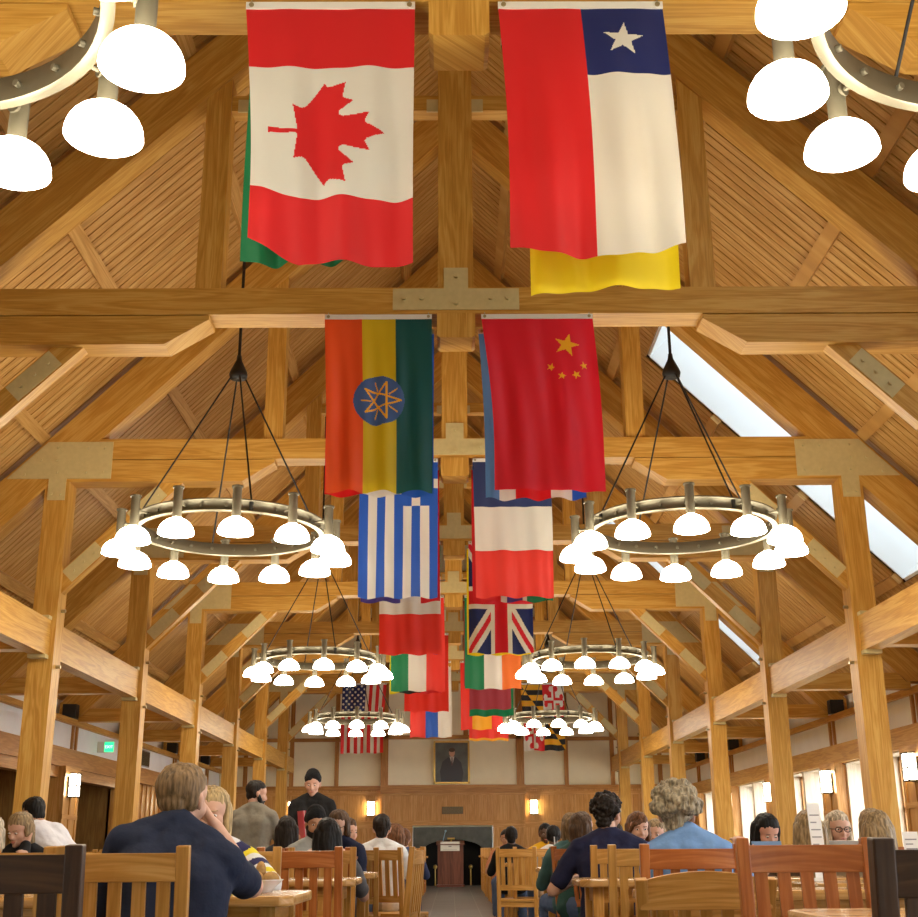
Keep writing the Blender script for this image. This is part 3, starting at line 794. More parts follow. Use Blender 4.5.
def table(x0, x1, y0, y1, label):
    t = thing('dining_table', ((x0+x1)/2, (y0+y1)/2, 0), label, 'table', 'wooden dining tables')
    hx, hy = (x1-x0)/2, (y1-y0)/2
    c = .05
    mb = MB(); mb.prism([(-hx, -hy+c), (-hx+c, -hy), (hx-c, -hy), (hx, -hy+c), (hx, hy-c), (hx-c, hy), (-hx+c, hy), (-hx, hy-c)], TH-.04, TH, 'xy'); mb.build('tabletop', TABW, t, bevel=.012)
    ap = MB()
    for s in (-1, 1): ap.box((-hx+.1, s*(hy-.08)-.01, TH-.12), (hx-.1, s*(hy-.08)+.01, TH-.04)); ap.box((s*(hx-.1)-.01, -hy+.08, TH-.12), (s*(hx-.1)+.01, hy-.08, TH-.04))
    ap.build('apron', GOLD, t)
    for sx in (-1, 1):
        for sy in (-1, 1):
            MB().box((sx*(hx-.1)-.03, sy*(hy-.08)-.03, 0), (sx*(hx-.1)+.03, sy*(hy-.08)+.03, TH-.04), (0, 0, 1)).build('leg', GOLD, t, bevel=.005)
    TABLES.append((x0, x1, y0, y1)); return t
TABLES = []
# near left
chair(-13, 3.0, 0, 'almost black dining chair cut off by the bottom left corner', 'dark')
chair(118, 4.05, 0, 'golden slatted chair behind the man in navy tee shirt')
chair(-6, 3.75, 0, 'golden slatted chair just beyond the almost black chair at left')
table(-2.35, -.66, 4.88, 5.62, 'wooden table where the man in navy leans his elbow')
table(-1.75, -.85, 3.42, 3.62, 'wooden table edge low at the bottom left') if False else None
chair(300, 6.85, 0, 'red brown slatted chair right of the striped sweater woman', 'red')
chair(0, 6.35, 180, 'golden slatted chair under the blonde woman in striped sweater', x=-1.13)
table(-2.2, -.62, 7.45, 8.15, 'wooden table beyond the red brown chair at left aisle')
chair(309, 8.65, 180, 'golden slatted chair facing camera beyond the red brown chair', x=-.93)
chair(281, 8.6, 180, 'golden slatted chair facing camera left of the dark haired woman', x=-1.75)
table(-2.2, -.62, 9.35, 9.95, 'wooden table between the bearded man and dark haired woman')
chair(0, 8.85, 0, 'red brown slatted chair under the woman with long dark hair', 'red', x=-.98)
chair(0, 10.55, 180, 'red brown slatted chair under the bearded man in grey', 'red', x=-1.25)
chair(352, 10.9, 0, 'golden slatted chair beside the woman with glasses at aisle')
table(-2.2, -.62, 11.9, 12.6, 'wooden table before the man in the white tee shirt')
chair(380, 11.25, -28, 'golden slatted chair under the man in the white tee shirt')
chair(352, 11.2, 0, 'red brown slatted chair left of the white tee shirt man', 'red')
chair(417, 8.35, 82, 'golden slatted chair turned sideways, standing out into the aisle')
chair(31, 8.0, 0, 'golden chair at far left, behind the navy coated shoulder')
table(-4.2, -2.75, 8.75, 9.3, 'wooden table at far left where the girl rests her cheek')
chair(0, 9.85, 180, 'golden chair under the girl resting her cheek', x=-3.15)
# near right
table(.86, 2.5, 2.88, 3.62, 'wooden table at the bottom right corner')
chair(988, 2.42, 3, 'almost black dining chair cut off by the right edge', 'dark')
chair(805, 4.25, 180, 'large red brown slatted chair in the right foreground', 'red').scale = (1, 1, 1.012)
chair(699, 4.62, 0, 'golden low chair with curved crest in right foreground', 'gold', 'curved')
table(.70, 2.6, 5.14, 5.5, 'narrow wooden table behind the low curved chair')
chair(691, 5.68, 0, 'red brown slatted chair behind the man in blue shirt', 'red')
chair(652, 6.6, 0, 'golden slatted chair left of the man in blue shirt')
table(.64, 2.3, 7.0, 7.55, 'wooden table between curly haired man and the blue shirt')
chair(628, 7.7, 0, 'golden slatted chair behind the curly dark haired man')
table(.95, 2.3, 8.6, 9.1, 'wooden table in front of the curly dark haired man')
chair(0, 10.15, 180, 'golden chair under the pale youth with brown fringe', x=1.42)
chair(568, 10.25, -62, 'red brown chair in profile beside the brown haired woman', 'red')
table(.70, 1.95, 11.05, 11.75, 'wooden table under the teal sleeve and drink cup')
chair(516, 14.2, -14, 'golden slatted chair standing askew by the right aisle')
chair(533, 14.4, 8, 'golden slatted chair second along the right aisle, in front of yellow shirt')
table(.55, 2.2, 15.0, 15.7, 'wooden table in front of the person in yellow')
chair(500, 17.3, -88, 'golden chair sideways at the aisle by the black jacket')
table(1.75, 3.6, 8.35, 8.95, 'wooden table under the laptop and menu card on right')
chair(0, 9.55, 180, 'golden chair under the laughing dark haired girl', x=2.25)
chair(0, 9.6, 180, 'golden chair under the blonde woman with glasses', x=2.85)
chair(0, 7.7, 0, 'red brown chair under the long haired blonde by the menu', 'red', x=2.62)
chair(0, 7.3, 0, 'dark brown chair under the blonde at far right', 'dark', x=2.95)
table(1.66, 3.4, 6.0, 6.6, 'wooden table at far right holding a white card')
# the rows behind: tables every 2.3 m with chairs on both sides
ORD = ['first', 'second', 'third', 'fourth', 'fifth', 'sixth', 'seventh', 'eighth']
for sd, nm in ((-1, 'left'), (1, 'right')):
    ys = [14.6, 16.9, 19.2, 21.5, 23.8, 26.1, 28.4, 30.7] if sd < 0 else [17.9, 20.2, 22.5, 24.8, 27.1, 29.4, 31.7]
    for i, y in enumerate(ys):
        x0, x1 = (-2.2, -.62) if sd < 0 else (.62, 2.2)
        table(x0, x1, y, y+.7, '%s table of the far row along the %s of the aisle' % (ORD[i], nm))
        for k, (xx, which) in enumerate(((.92, 'aisle end'), (1.7, 'outer end'))):
            chair(0, y-.5, random.uniform(-4, 4), 'far chair, near side and %s of the %s table %s of aisle' % (which, ORD[i], nm), 'red' if (i+k) % 4 == 3 else 'gold', x=sd*xx)
            chair(0, y+1.2, 180+random.uniform(-4, 4), 'far chair, far side and %s of the %s table %s of aisle' % (which, ORD[i], nm), 'gold', x=sd*xx)
    ys2 = [12.2, 14.8, 17.4, 20.0] if sd < 0 else [11.6, 14.2, 16.8, 19.4]
    for i, y in enumerate(ys2):
        x0, x1 = (-4.1, -2.75) if sd < 0 else (2.75, 4.1)
        table(x0, x1, y, y+.7, '%s table of the outer row by the %s posts' % (ORD[i], nm))
        for xx in (3.1, 3.75):
            w_ = 'inner' if xx < 3.5 else 'post side'
            chair(0, y-.5, 0, '%s chair before the %s outer table on the %s' % (w_, ORD[i], nm), 'gold', x=sd*xx)
            chair(0, y+1.2, 180, '%s chair beyond the %s outer table on the %s' % (w_, ORD[i], nm), 'gold', x=sd*xx)

# ================================================================ far end
STONE = plain('grey_green_slate', (.075, .085, .075), .55, var=.25, scale=6)
SOOT = plain('sooty_black', (.008, .008, .008), .9)
fp = thing('fireplace', (-.015, Y1-.2, 0), 'dark slate fireplace with an arched black opening', 'fireplace')
arch = [(-1.12, 0), (-1.12, 1.575), (1.115, 1.575), (1.115, 0), (.83, 0), (.83, .96)] + [(.83*math.cos(a), .96+.27*math.sin(a)) for a in [PI*k/16 for k in range(1, 16)]] + [(-.83, .96), (-.83, 0)]
MB().prism(arch, -.02, .18).build('surround', STONE, fp)
fb = MB(); fb.box((-.9, .62, 0), (.9, .7, 1.5)); fb.box((-.95, .18, 0), (-.84, .7, 1.5)); fb.box((.84, .18, 0), (.95, .7, 1.5)); fb.box((-.95, .18, 1.28), (.95, .7, 1.4)); fb.box((-.9, .18, .0), (.9, .62, .012)); fb.build('firebox', SOOT, fp)
for s in (-1, 1):
    a = MB(); a.cyl((s*.5, .1, .0), (s*.5, .1, .46), .02, .02, 8); a.ball((s*.5, .1, .5), .06); a.build('andiron', plain('brass', (.6, .42, .12), .3, .9) if s < 0 else bpy.data.materials['brass'], fp)
LECW = wood('mahogany', (.10, .03, .018), (.14, .045, .025), (.19, .065, .035), rough=.35)
lc = thing('lectern', (-.085, 35.1, 0), 'dark mahogany lectern with a white sign, before the fireplace', 'lectern')
MB().box((-.35, -.2, .06), (.35, .2, 1.08), (0, 0, 1)).build('body', LECW, lc, bevel=.01)
MB().box((-.38, -.23, 0), (.38, .23, .06)).build('base', LECW, lc, bevel=.01)
MB().prism([(-.26, 1.08), (.24, 1.08), (.24, 1.20), (-.26, 1.10)], -.38, .38, 'yz').build('reading_top', LECW, lc)
MB().box((-.27, -.215, .93), (.25, -.2, 1.17)).build('sign', plain('sign_card', (.78, .78, .7), .6), lc)
def lettering(txt, size, loc, rot, m, parent, name='lettering', ext=.001):
    c = bpy.data.curves.new(name, 'FONT'); c.body = txt; c.size = size; c.align_x = 'CENTER'; c.align_y = 'CENTER'; c.extrude = ext; c.resolution_u = 2
    o = bpy.data.objects.new('tmp', c); COL.objects.link(o)
    dg = bpy.context.evaluated_depsgraph_get()
    me = bpy.data.meshes.new_from_object(o.evaluated_get(dg)); bpy.data.objects.remove(o)
    me.name = name; me.materials.clear(); me.materials.append(m)
    r = bpy.data.objects.new(name, me); COL.objects.link(r); r.location = loc; r.rotation_euler = rot; r.parent = parent
    return r
mk = MB()
mk.box((-.05, -.217, 1.03), (.03, -.2145, 1.06)); mk.box((-.2, -.217, .965), (.18, -.2145, .972))
mk.build('sign_marks', plain('grey_ink', (.35, .35, .33), .6), lc)
mc = MB(); mc.cyl((-.22, 0, 1.12), (-.14, -.06, 1.42), .012, .012, 8); mc.ball((-.13, -.065, 1.45), .03); mc.build('microphone', plain('blue_grey_metal', (.25, .42, .55), .4, .4), lc)
MB().cyl((.02, .05, 1.16), (.02, .05, 1.25), .015, .015, 8).cyl((-.08, .05, 1.25), (.12, .05, 1.25), .03, .03, 10).build('reading_light', bpy.data.materials['brass'], lc)
# portrait
pt = thing('portrait_painting', (-.04, Y1-.2, 3.36), 'gold framed portrait of a dark suited sitter on far wall', 'painting')
fr = MB(); w2, h2 = .52, .6
for a, b_ in (((-w2, -h2), (-w2+.05, h2)), ((w2-.05, -h2), (w2, h2)), ((-w2, -h2), (w2, -h2+.05)), ((-w2, h2-.05), (w2, h2))): fr.box((a[0], -.05, a[1]), (b_[0], 0, b_[1]))
fr.build('frame', plain('gilt', (.55, .38, .10), .35, .5), pt)
cv = MB(); cv.box((-w2+.05, -.02, -h2+.05), (w2-.05, -.001, h2-.05))
cv.build('canvas', plain('dark_oil_paint', (.10, .125, .13), .45, var=.35, scale=3), pt)
sf = MB(); E_ = lambda cx, cz, rx, rz_: [(cx+rx*math.cos(2*PI*k/20), cz+rz_*math.sin(2*PI*k/20)) for k in range(20)]
sf.prism([(-.30, -.54), (-.34, -.25), (-.26, .02), (-.1, .14), (.12, .14), (.27, .0), (.34, -.3), (.3, -.54)], -.024, -.0202, mi=0)
sf.prism([(-.06, .16), (.08, .16), (.02, -.08)], -.027, -.024, mi=1); sf.prism([(.0, .14), (.025, .14), (.03, -.06), (.01, -.1), (-.01, -.06)], -.029, -.027, mi=2)
sf.prism(E_(.01, .27, .085, .115), -.03, -.024, mi=3); sf.prism(E_(.01, .345, .09, .06), -.032, -.03, mi=4)
sf.build('painted_sitter', [plain('suit_paint', (.035, .042, .06), .5), plain('shirt_paint', (.6, .6, .58), .3), plain('tie_paint', (.1, .05, .06), .3), plain('face_paint', (.62, .38, .27), .5), plain('hair_paint', (.06, .04, .03), .3)], pt)
vg = thing('wall_vent', (-.02, Y1-.235, 2.03), 'dark bronze vent grille above the fireplace', 'vent')
MB().box((-.30, -.012, -.10), (.30, .0, .10)).build('backing', BLACKM, vg)
gm = MB()
for k in range(9): gm.box((-.29, -.02, -.09+k*.0215), (.29, -.012, -.078+k*.0215))
gm.build('louvre', plain('bronze', (.16, .12, .06), .4, .5), vg)
# speakers on the eaves rails
for n in (4, 5, 6, 7):
    for sg in (-1, 1):
        s = thing('eaves_speaker', (sg*6.72, TY(n)-.25, 3.20), 'small black speaker on the %s eaves rail by the %s truss from front' % ('left' if sg < 0 else 'right', ORD[n]), 'speaker', 'speakers on the eaves rails')
        MB().box((-.12, -.1, 0), (.12, .1, .24)).build('cabinet', BLACKM, s, bevel=.01)
        MB().cyl((-sg*.121, 0, .1), (-sg*.127, 0, .1), .07, .07, 16).build('cone', plain('speaker_grey', (.05, .05, .05), .7) if 'speaker_grey' not in bpy.data.materials else bpy.data.materials['speaker_grey'], s)
# exit sign on the left frieze, square to the wall
ex = thing('exit_sign', (-6.75, 23.7, 2.86), 'green lit exit sign on the left frieze', 'exit sign')
MB().box((0, -.02, -.1), (.32, .04, .1)).build('housing', plain('sign_white', (.8, .8, .76), .5), ex, bevel=.005)
MB().box((.14, -.026, -.09), (.31, -.02, .09)).build('panel', emit('exit_green', (.02, .75, .25), 1.6), ex)
lettering('EXIT', .075, (.225, -.028, 0), (PI/2, 0, 0), emit('exit_letters', (.8, 1, .85), 1.5), ex)
for y, z, h_, lab in ((23.4, 3.34, .16, 'grey louvred vent above the left eaves rail'), (27.3, 2.9, .34, 'grey louvred vent in the left frieze')):
    v_ = thing('wall_vent', (-6.75 if z < 3.1 else -7.05, y, z), lab, 'vent')
    MB().box((.0, -.5, -h_/2), (.02, .5, h_/2)).build('backing', plain('vent_grey', (.3, .3, .3), .5) if 'vent_grey' not in bpy.data.materials else bpy.data.materials['vent_grey'], v_)
    g_ = MB()
    for k in range(14): g_.box((.02, -.48+k*.07, -h_/2+.02), (.03, -.455+k*.07, h_/2-.02))
    g_.build('louvre', bpy.data.materials['bronze'], v_)
# ================================================================ things on the tables
PAPER = plain('paper', (.82, .82, .84), .7); INK = plain('ink', (.30, .30, .34), .7)
def card(px, py, Y, w, h, label, rz=0, lean=.12):
    p = at(px, py, Y)
    t = thing('menu_card', (p.x, Y, TH), label, 'card', None, math.radians(rz))
    MB().box((-w/2-.02, -.04, 0), (w/2+.02, .04, .015)).build('base', plain('clear_acrylic', (.8, .82, .85), .1) if 'clear_acrylic' not in bpy.data.materials else bpy.data.materials['clear_acrylic'], t)
    MB().bar((0, 0, .012), (0, lean*h, h), w, .004, (0, 1, 0)).build('sheet', PAPER, t)
    mk = MB()
    for k in range(8):
        z = h*(.18+.095*k); mk.bar((-w*.38, lean*z-.0035, z), (w*(.36 if k % 3 else .1), lean*z-.0035, z), .002, .006, (0, 0, 1))
    mk.build('lettering', INK, t)
card(817, 820, 6.45, .066, .375, 'tall printed menu card standing before the blonde in glasses', 4)
card(913, 845, 6.2, .075, .23, 'white card standing at the far right table')
card(62, 843, 8.9, .10, .15, 'white card on the far left table by the white shirt') if False else None
SCR = emit('laptop_screen', (.10, .16, .10), .5)
lp = thing('laptop', (at(834, 838, 8.62).x, 8.62, TH), 'silver laptop open before the blonde woman in glasses', 'laptop')
SILV = plain('silver_plastic', (.6, .62, .63), .35, .3)
MB().box((-.16, .02, 0), (.16, .24, .018)).build('base', SILV, lp, bevel=.004)
MB().bar((0, .02, .015), (0, -.03, .20), .32, .012, (0, 1, 0)).build('lid', SILV, lp)
MB().bar((0, .004, .045), (0, -.034, .175), .20, .006, (0, 1, 0)).build('lid_panel', plain('green_grey_card', (.22, .28, .16), .6), lp)
bk = thing('book', (at(767, 838, 8.6).x, 8.6, TH), 'blue covered book held up before the laughing girl', 'book')
MB().bar((-.05, 0, .0), (-.05, .03, .20), .10, .006, (0, 1, 0)).build('cover', plain('blue_cover', (.18, .32, .55), .5), bk)
MB().bar((.05, 0, .0), (.05, .03, .20), .10, .006, (0, 1, 0)).build('cover', bpy.data.materials['blue_cover'], bk)
MB().bar((0, .012, .01), (0, .04, .19), .19, .008, (0, 1, 0)).build('pages', PAPER, bk)
# bowl with food in front of the striped sweater
CER = plain('white_ceramic', (.78, .80, .84), .15)
p = at(262, 890, 5.3)
bw = thing('food_bowl', (p.x, 5.3, TH), 'white bowl of bread at the striped sleeve elbow', 'bowl')
MB().lathe([(0, .0), (.04, 0), (.045, .012), (.082, .045), (.088, .05), (.083, .05), (.045, .02), (0, .015)][::-1], n=28).build('bowl', CER, bw)
for k, (a, b_, c) in enumerate(((-.03, 0, .055), (.033, .01, .052), (-.012, .03, .082))):
    o = MB().ball((a, b_, c), .036, 12, sc=(1, .7, .8) if k < 2 else (.6, .6, 1.1)).build('bread_roll', plain('bread', (.42, .24, .08), .8, var=.3, scale=30, bump=.4) if k == 0 else bpy.data.materials['bread'])
    o.location = (p.x, 5.3, TH); tag(o, ['bread roll at left in the white bowl', 'bread roll at right in the white bowl', 'bread roll heaped at the back of white bowl'][k], 'bread', 'rolls in the white bowl')
pl = MB().lathe([(0, .004), (.08, .004), (.12, .018), (.118, .022), (.08, .01), (0, .01)][::-1], n=28)
p2 = at(228, 892, 5.35)
pl = pl.build('dinner_plate', CER, loc=(-1.3, 5.3, TH)); tag(pl, 'white plate on table before the man in navy', 'plate')
cu = thing('drink_cup', (at(555.5, 866, 11.25).x, 11.15, TH), 'pale blue cup with a straw beside the teal sleeve', 'cup')
MB().lathe([(0, 0), (.034, 0), (.045, .15), (.042, .15), (.032, .006), (0, .006)][::-1], n=20).build('tumbler', plain('pale_blue_plastic', (.45, .6, .8), .3), cu)
MB().cyl((0, .01, .01), (-.012, .0, .26), .005, .005, 8).build('straw', PAPER, cu)
# ================================================================ people
def ball_mesh(vs, fs, p0, r0, p1, r1, seg=14, rg=5):
    p0 = V(p0); p1 = V(p1); d = p1-p0
    if d.length < 1e-5: d = V((0, 0, 1e-4)); p1 = p0+d
    d.normalize(); a = d.orthogonal().normalized(); b = d.cross(a)
    o = len(vs); ringz = []
    for k in range(1, rg+1):
        t = PI/2*k/rg; ringz.append((p0 - d*r0*math.cos(t), r0*math.sin(t)))
    for k in range(rg, 0, -1):
        t = PI/2*k/rg; ringz.append((p1 + d*r1*math.cos(t), r1*math.sin(t)))
    for c, r in ringz:
        for i in range(seg): vs.append(c + (a*math.cos(2*PI*i/seg)+b*math.sin(2*PI*i/seg))*r)
    n = len(ringz)
    for k in range(n-1):
        for i in range(seg): fs.append((o+k*seg+i, o+k*seg+(i+1) % seg, o+(k+1)*seg+(i+1) % seg, o+(k+1)*seg+i))
    vs.append(p0-d*r0); vs.append(p1+d*r1); e = o+n*seg
    for i in range(seg):
        fs.append((o+(i+1) % seg, o+i, e)); fs.append((o+(n-1)*seg+i, o+(n-1)*seg+(i+1) % seg, e+1))
def fuse(caps, voxel, smooth=4):
    """one continuous skin over a list of (p0, r0, p1, r1)"""
    vs = []; fs = []
    for c in caps: ball_mesh(vs, fs, *c)
    me = bpy.data.meshes.new('tmp'); me.from_pydata([tuple(v) for v in vs], [], fs); me.update()
    o = bpy.data.objects.new('tmp', me); TMP.objects.link(o)
    m = o.modifiers.new('r', 'REMESH'); m.mode = 'VOXEL'; m.voxel_size = voxel; m.adaptivity = 0
    if smooth:
        s = o.modifiers.new('s', 'SMOOTH'); s.iterations = smooth; s.factor = .5
    return o
TMP = bpy.data.collections.new('tmp'); COL.children.link(TMP)
JOBS = []   # (temp object, name, material(s), parent key, post function)
SKINS = {'fair': plain('skin_fair', (.62, .36, .26), .5, var=.06, scale=14), 'pink': plain('skin_pink', (.64, .34, .25), .5, var=.06, scale=14), 'tan': plain('skin_tan', (.45, .24, .14), .5, var=.06, scale=14), 'dark': plain('skin_dark', (.10, .05, .03), .45, var=.08, scale=14)}
for m in SKINS.values():
    b = m.node_tree.nodes['Principled BSDF']; b.inputs['Subsurface Weight'].default_value = .0
EYEW = plain('eye_white', (.75, .74, .72), .2); IRIS = plain('iris_brown', (.06, .03, .015), .2); LIP = plain('lip', (.50, .18, .16), .45)
MATC = {}
def fab(key, col, var=.04, scale=40, bump=.3):
    if key not in MATC: MATC[key] = plain('fabric_' + key, col, .85, var=var, scale=scale, bump=bump, spec=.2)
    return MATC[key]
def hairm(key, col):
    k = 'hair_' + key
    if k not in MATC:
        m, nt, b = newmat(k); N = nt.nodes; L = nt.links
        tc = N.new('ShaderNodeTexCoord'); mp = N.new('ShaderNodeMapping'); mp.inputs['Scale'].default_value = (90, 90, 14); L.new(tc.outputs['Object'], mp.inputs['Vector'])
        nz = N.new('ShaderNodeTexNoise'); nz.inputs['Scale'].default_value = 1; nz.inputs['Detail'].default_value = 4; L.new(mp.outputs['Vector'], nz.inputs['Vector'])
        r = N.new('ShaderNodeValToRGB'); r.color_ramp.elements[0].position = .35; r.color_ramp.elements[1].position = .68
        r.color_ramp.elements[0].color = rgba([c*.5 for c in col]); r.color_ramp.elements[1].color = rgba([min(1, c*1.5) for c in col])
        L.new(nz.outputs['Fac'], r.inputs['Fac']); L.new(r.outputs['Color'], b.inputs['Base Color']); b.inputs['Roughness'].default_value = .55; b.inputs['Specular IOR Level'].default_value = .25
        bp = N.new('ShaderNodeBump'); bp.inputs['Strength'].default_value = .5; bp.inputs['Distance'].default_value = .004; L.new(nz.outputs['Fac'], bp.inputs['Height']); L.new(bp.outputs['Normal'], b.inputs['Normal'])
        MATC[k] = m
    return MATC[k]
HC = {'brown': (.085, .045, .022), 'dark': (.018, .012, .009), 'black': (.008, .007, .007), 'blonde': (.46, .33, .16), 'sandy': (.20, .125, .06), 'grey': (.30, .25, .17), 'ash': (.30, .21, .11), 'auburn': (.14, .06, .025), 'pale': (.55, .46, .33)}
def ik(a, c, l1, l2, pole):
    a = V(a); c = V(c); d = c-a; L = d.length
    if L > (l1+l2)*.999: c = a + d.normalized()*(l1+l2)*.999; d = c-a; L = d.length
    x = (l1*l1-l2*l2+L*L)/(2*L); h = math.sqrt(max(0, l1*l1-x*x))
    dn = d.normalized(); p = V(pole); p = (p - dn*p.dot(dn)).normalized()
    return a + dn*x + p*h, c
def hand_caps(w, d, nrm, side, curl=.5):
    """palm and five fingers from wrist w along d, palm facing nrm"""
    d = V(d).normalized(); nrm = V(nrm); nrm = (nrm - d*nrm.dot(d)).normalized(); s = d.cross(nrm)*side
    out = []
    for k in (-1, 0, 1): out.append((w + s*.016*k, .017, w + d*.075 + s*.024*k, .0135))
    for k, L in enumerate((.068, .078, .072, .056)):
        b = w + d*.078 + s*(.033-.022*k); c1 = .35+curl*.5
        d1 = (d*math.cos(curl*.6) + nrm*math.sin(curl*.6)).normalized(); d2 = (d*math.cos(curl*1.5) + nrm*math.sin(curl*1.5)).normalized(); d3 = (d*math.cos(curl*2.2) + nrm*math.sin(curl*2.2)).normalized()
        m1 = b + d1*L*.45; m2 = m1 + d2*L*.33; m3 = m2 + d3*L*.24
        out += [(b - d*.02, .0095, m1, .009), (m1, .009, m2, .0083), (m2, .0083, m3, .0072)]
    tb = w + d*.02 + s*.026; t1 = tb + (d*.6 + s*.8 + nrm*.25).normalized()*.042; t2 = t1 + (d*.9 + s*.25 + nrm*.3).normalized()*.034
    out += [(tb, .015, t1, .0115), (t1, .0115, t2, .009)]
    return out
PEOPLE = []
def person(px, py, Y, face, label, pose='sit', lean=6, hy=0, hp=0, L=None, R=None, hair='short', hc='brown', shirt=('navy', (.03, .04, .09)), sleeve='short', pants=('denim', (.08, .12, .22)), skin='fair', showface=False, ztop=None, k=1.0, extra=None, stripes=None, vox=.011, curl=.5, side=0, wide=1.0, glasses=False, beard=False, hands=(None, None), legs=True, poleL=None, poleR=None, twist=0, drop=0, hx=0, roll=0):
    """px, py: crown of the head in the photograph; face: degrees, 0 = back to the camera"""
    top = at(px, py, Y); Ztop = top.z if ztop is None else ztop
    pz = .545 if pose == 'sit' else .92*k
    la = math.radians(lean); sa = math.radians(side)
    dirn = V((math.sin(sa), math.sin(la)*math.cos(sa), math.cos(la)*math.cos(sa)))
    need = Ztop - pz
    hyr, hpr = math.radians(hy), math.radians(hp)
    fx = V((-math.sin(hyr)*math.cos(hpr), math.cos(hyr)*math.cos(hpr), math.sin(hpr))); rx = V((math.cos(hyr), math.sin(hyr), 0)); ux = rx.cross(fx)
    headpart = .035*dirn.z + .028 - drop + ux.z*.188
    T = max(.40, min(.62, (need - headpart)/max(.5, dirn.z)))
    P = V((0, 0, pz)); S = P + dirn*(T-.062); NB = P + dirn*T; H = NB + dirn*.035 + V((0, .018+drop*.8, .028-drop)) + ux*.06 + rx*hx
    Rt = V((math.cos(math.radians(twist)), math.sin(math.radians(twist)), -math.sin(math.radians(roll)))).normalized(); B = Rt.cross(dirn)*-1
    F = dirn.cross(Rt)*-1 if dirn.cross(Rt).y < 0 else dirn.cross(Rt)
    hp_ = lambda a, b, c: H + rx*a + fx*b + ux*c
    sw = .165*wide
    torso = [(P + dirn*.12, .10, NB - dirn*.08 , .078), (NB - dirn*.08, .07, NB + dirn*.0, .056)]
    for s in (-1, 1):
        torso += [(P + Rt*s*.085, .108, P + dirn*.16*T/.5 + Rt*s*.07, .095), (P + dirn*.16*T/.5 + Rt*s*.07, .095, P + dirn*.34*T/.5 + Rt*s*.085*wide, .108), (P + dirn*.34*T/.5 + Rt*s*.085*wide, .108, S + Rt*s*.10*wide - dirn*.02, .072)]
        torso += [(S + Rt*s*.085*wide - dirn*.0, .060, S + Rt*s*sw - dirn*.02, .058), (NB + Rt*s*.02 - dirn*.005, .052, S + Rt*s*.12*wide + dirn*.006, .052)]
    neck = [(NB - dirn*.04, .058, H + ux*-.03 - fx*.02, .052)]
    head = [(hp_(0, -.025, .05), .078, hp_(0, .012, .042), .076), (hp_(0, .02, -.02), .06, hp_(0, .046, -.07), .036), (hp_(-.028, .045, -.02), .037, hp_(.028, .045, -.02), .037),
            (hp_(0, .085, .012), .009, hp_(0, .101, -.026), .0125), (hp_(-.013, .088, -.03), .009, hp_(.013, .088, -.03), .009), (hp_(-.026, .072, .028), .016, hp_(.026, .072, .028), .016),
            (hp_(0, .07, -.088), .020, hp_(0, .06, -.085), .022), (hp_(-.014, .078, -.058), .013, hp_(.014, .078, -.058), .013)]
    for s in (-1, 1): head += [(hp_(s*.076, -.008, .012), .014, hp_(s*.073, -.004, -.022), .010), (hp_(s*.079, -.018, .012), .009, hp_(s*.078, -.014, -.01), .008)]
    arms = []; sleeves = []; armpts = {}
    for s, tgt, hnd, pole in ((-1, L, hands[0], poleL), (1, R, hands[1], poleR)):
        sh = S + Rt*s*(sw+.012) - dirn*.028
        if tgt is None: tgt = (s*.17, .33, TH+.06) if pose == 'sit' else (s*.27, .10, pz-.10)
        el, wr = ik(sh, tgt, .29*k, .25*k, pole if pole else (s*.42, -.25, -.9))
        arms += [(sh, .054, el, .040), (el, .040, wr, .027)]
        d = (wr-el).normalized(); n = hnd if hnd else (0, 0, -1)
        if abs(V(n).dot(d)) > .9: n = (0, 1, 0)
        arms += [(wr - d*.01, .026, wr + d*.02, .022)] + hand_caps(wr + d*.015, d, n, -s if pose == 'sit' else s, curl)
        armpts[s] = (sh, el, wr, d)
        if sleeve == 'short': sleeves += [(sh, .067, sh + (el-sh)*.74, .060)]
        else: sleeves += [(sh, .067, el, .055), (el, .055, wr - d*.02, .040)]
    legp = []; tro = []; shoes = []
    for s in (-1, 1):
        hip = P + V((s*.09, 0, -.01))
        if pose == 'sit': kn = hip + V((s*.06, .41, .0)); an = V((s*.15, .43, .09))
        else: kn = hip + V((s*.02, .02, -.42*k)); an = V((s*.11, -.0, .09))
        legp += [(hip, .085, kn, .058), (kn, .058, kn+(an-kn)*.3, .056), (kn+(an-kn)*.3, .056, an, .036), (an, .036, an+V((0, .1, -.05)), .03)]
        tro += [(hip, .104, kn, .071), (kn, .071, an + (kn-an)*.12, .058)]
        shoes.append([(V((an.x, an.y-.03, .045)), .042, V((an.x, an.y+.06, .045)), .044), (V((an.x, an.y+.06, .042)), .043, V((an.x, an.y+.16, .032)), .032)])
    tro += [(P + Rt*-.08, .118, P + Rt*.08, .118)]
    body = fuse(torso + neck + head + arms + legp, vox, 3)
    # world placement: crown of the head on the sight line
    crown = hp_(0, -.01, .128)
    a = math.radians(face); c_, s_ = math.cos(a), math.sin(a)
    wx = top.x - (crown.x*c_ - crown.y*s_); wy = Y - (crown.x*s_ + crown.y*c_)
    me_key = len(PEOPLE)
    rec = dict(label=label, loc=(wx, wy, 0), rz=a, parts=[])
    rec['parts'].append((body, 'person', [SKINS[skin]], None))
    shc = [(p0, r0+.016, p1, r1+.016) for p0, r0, p1, r1 in torso] + sleeves
    def cut(m, kind='shirt'): pass
    fn = None
    if stripes: fn = ('stripes', P.copy(), dirn.copy(), {s: armpts[s] for s in (-1, 1)}, .055)
    mats = [fab(*shirt)] if not stripes else [fab(n, c) for n, c in stripes]
    rec['parts'].append((fuse(shc, vox*1.05, 4), 'shirt', mats, ('fold', fn)))
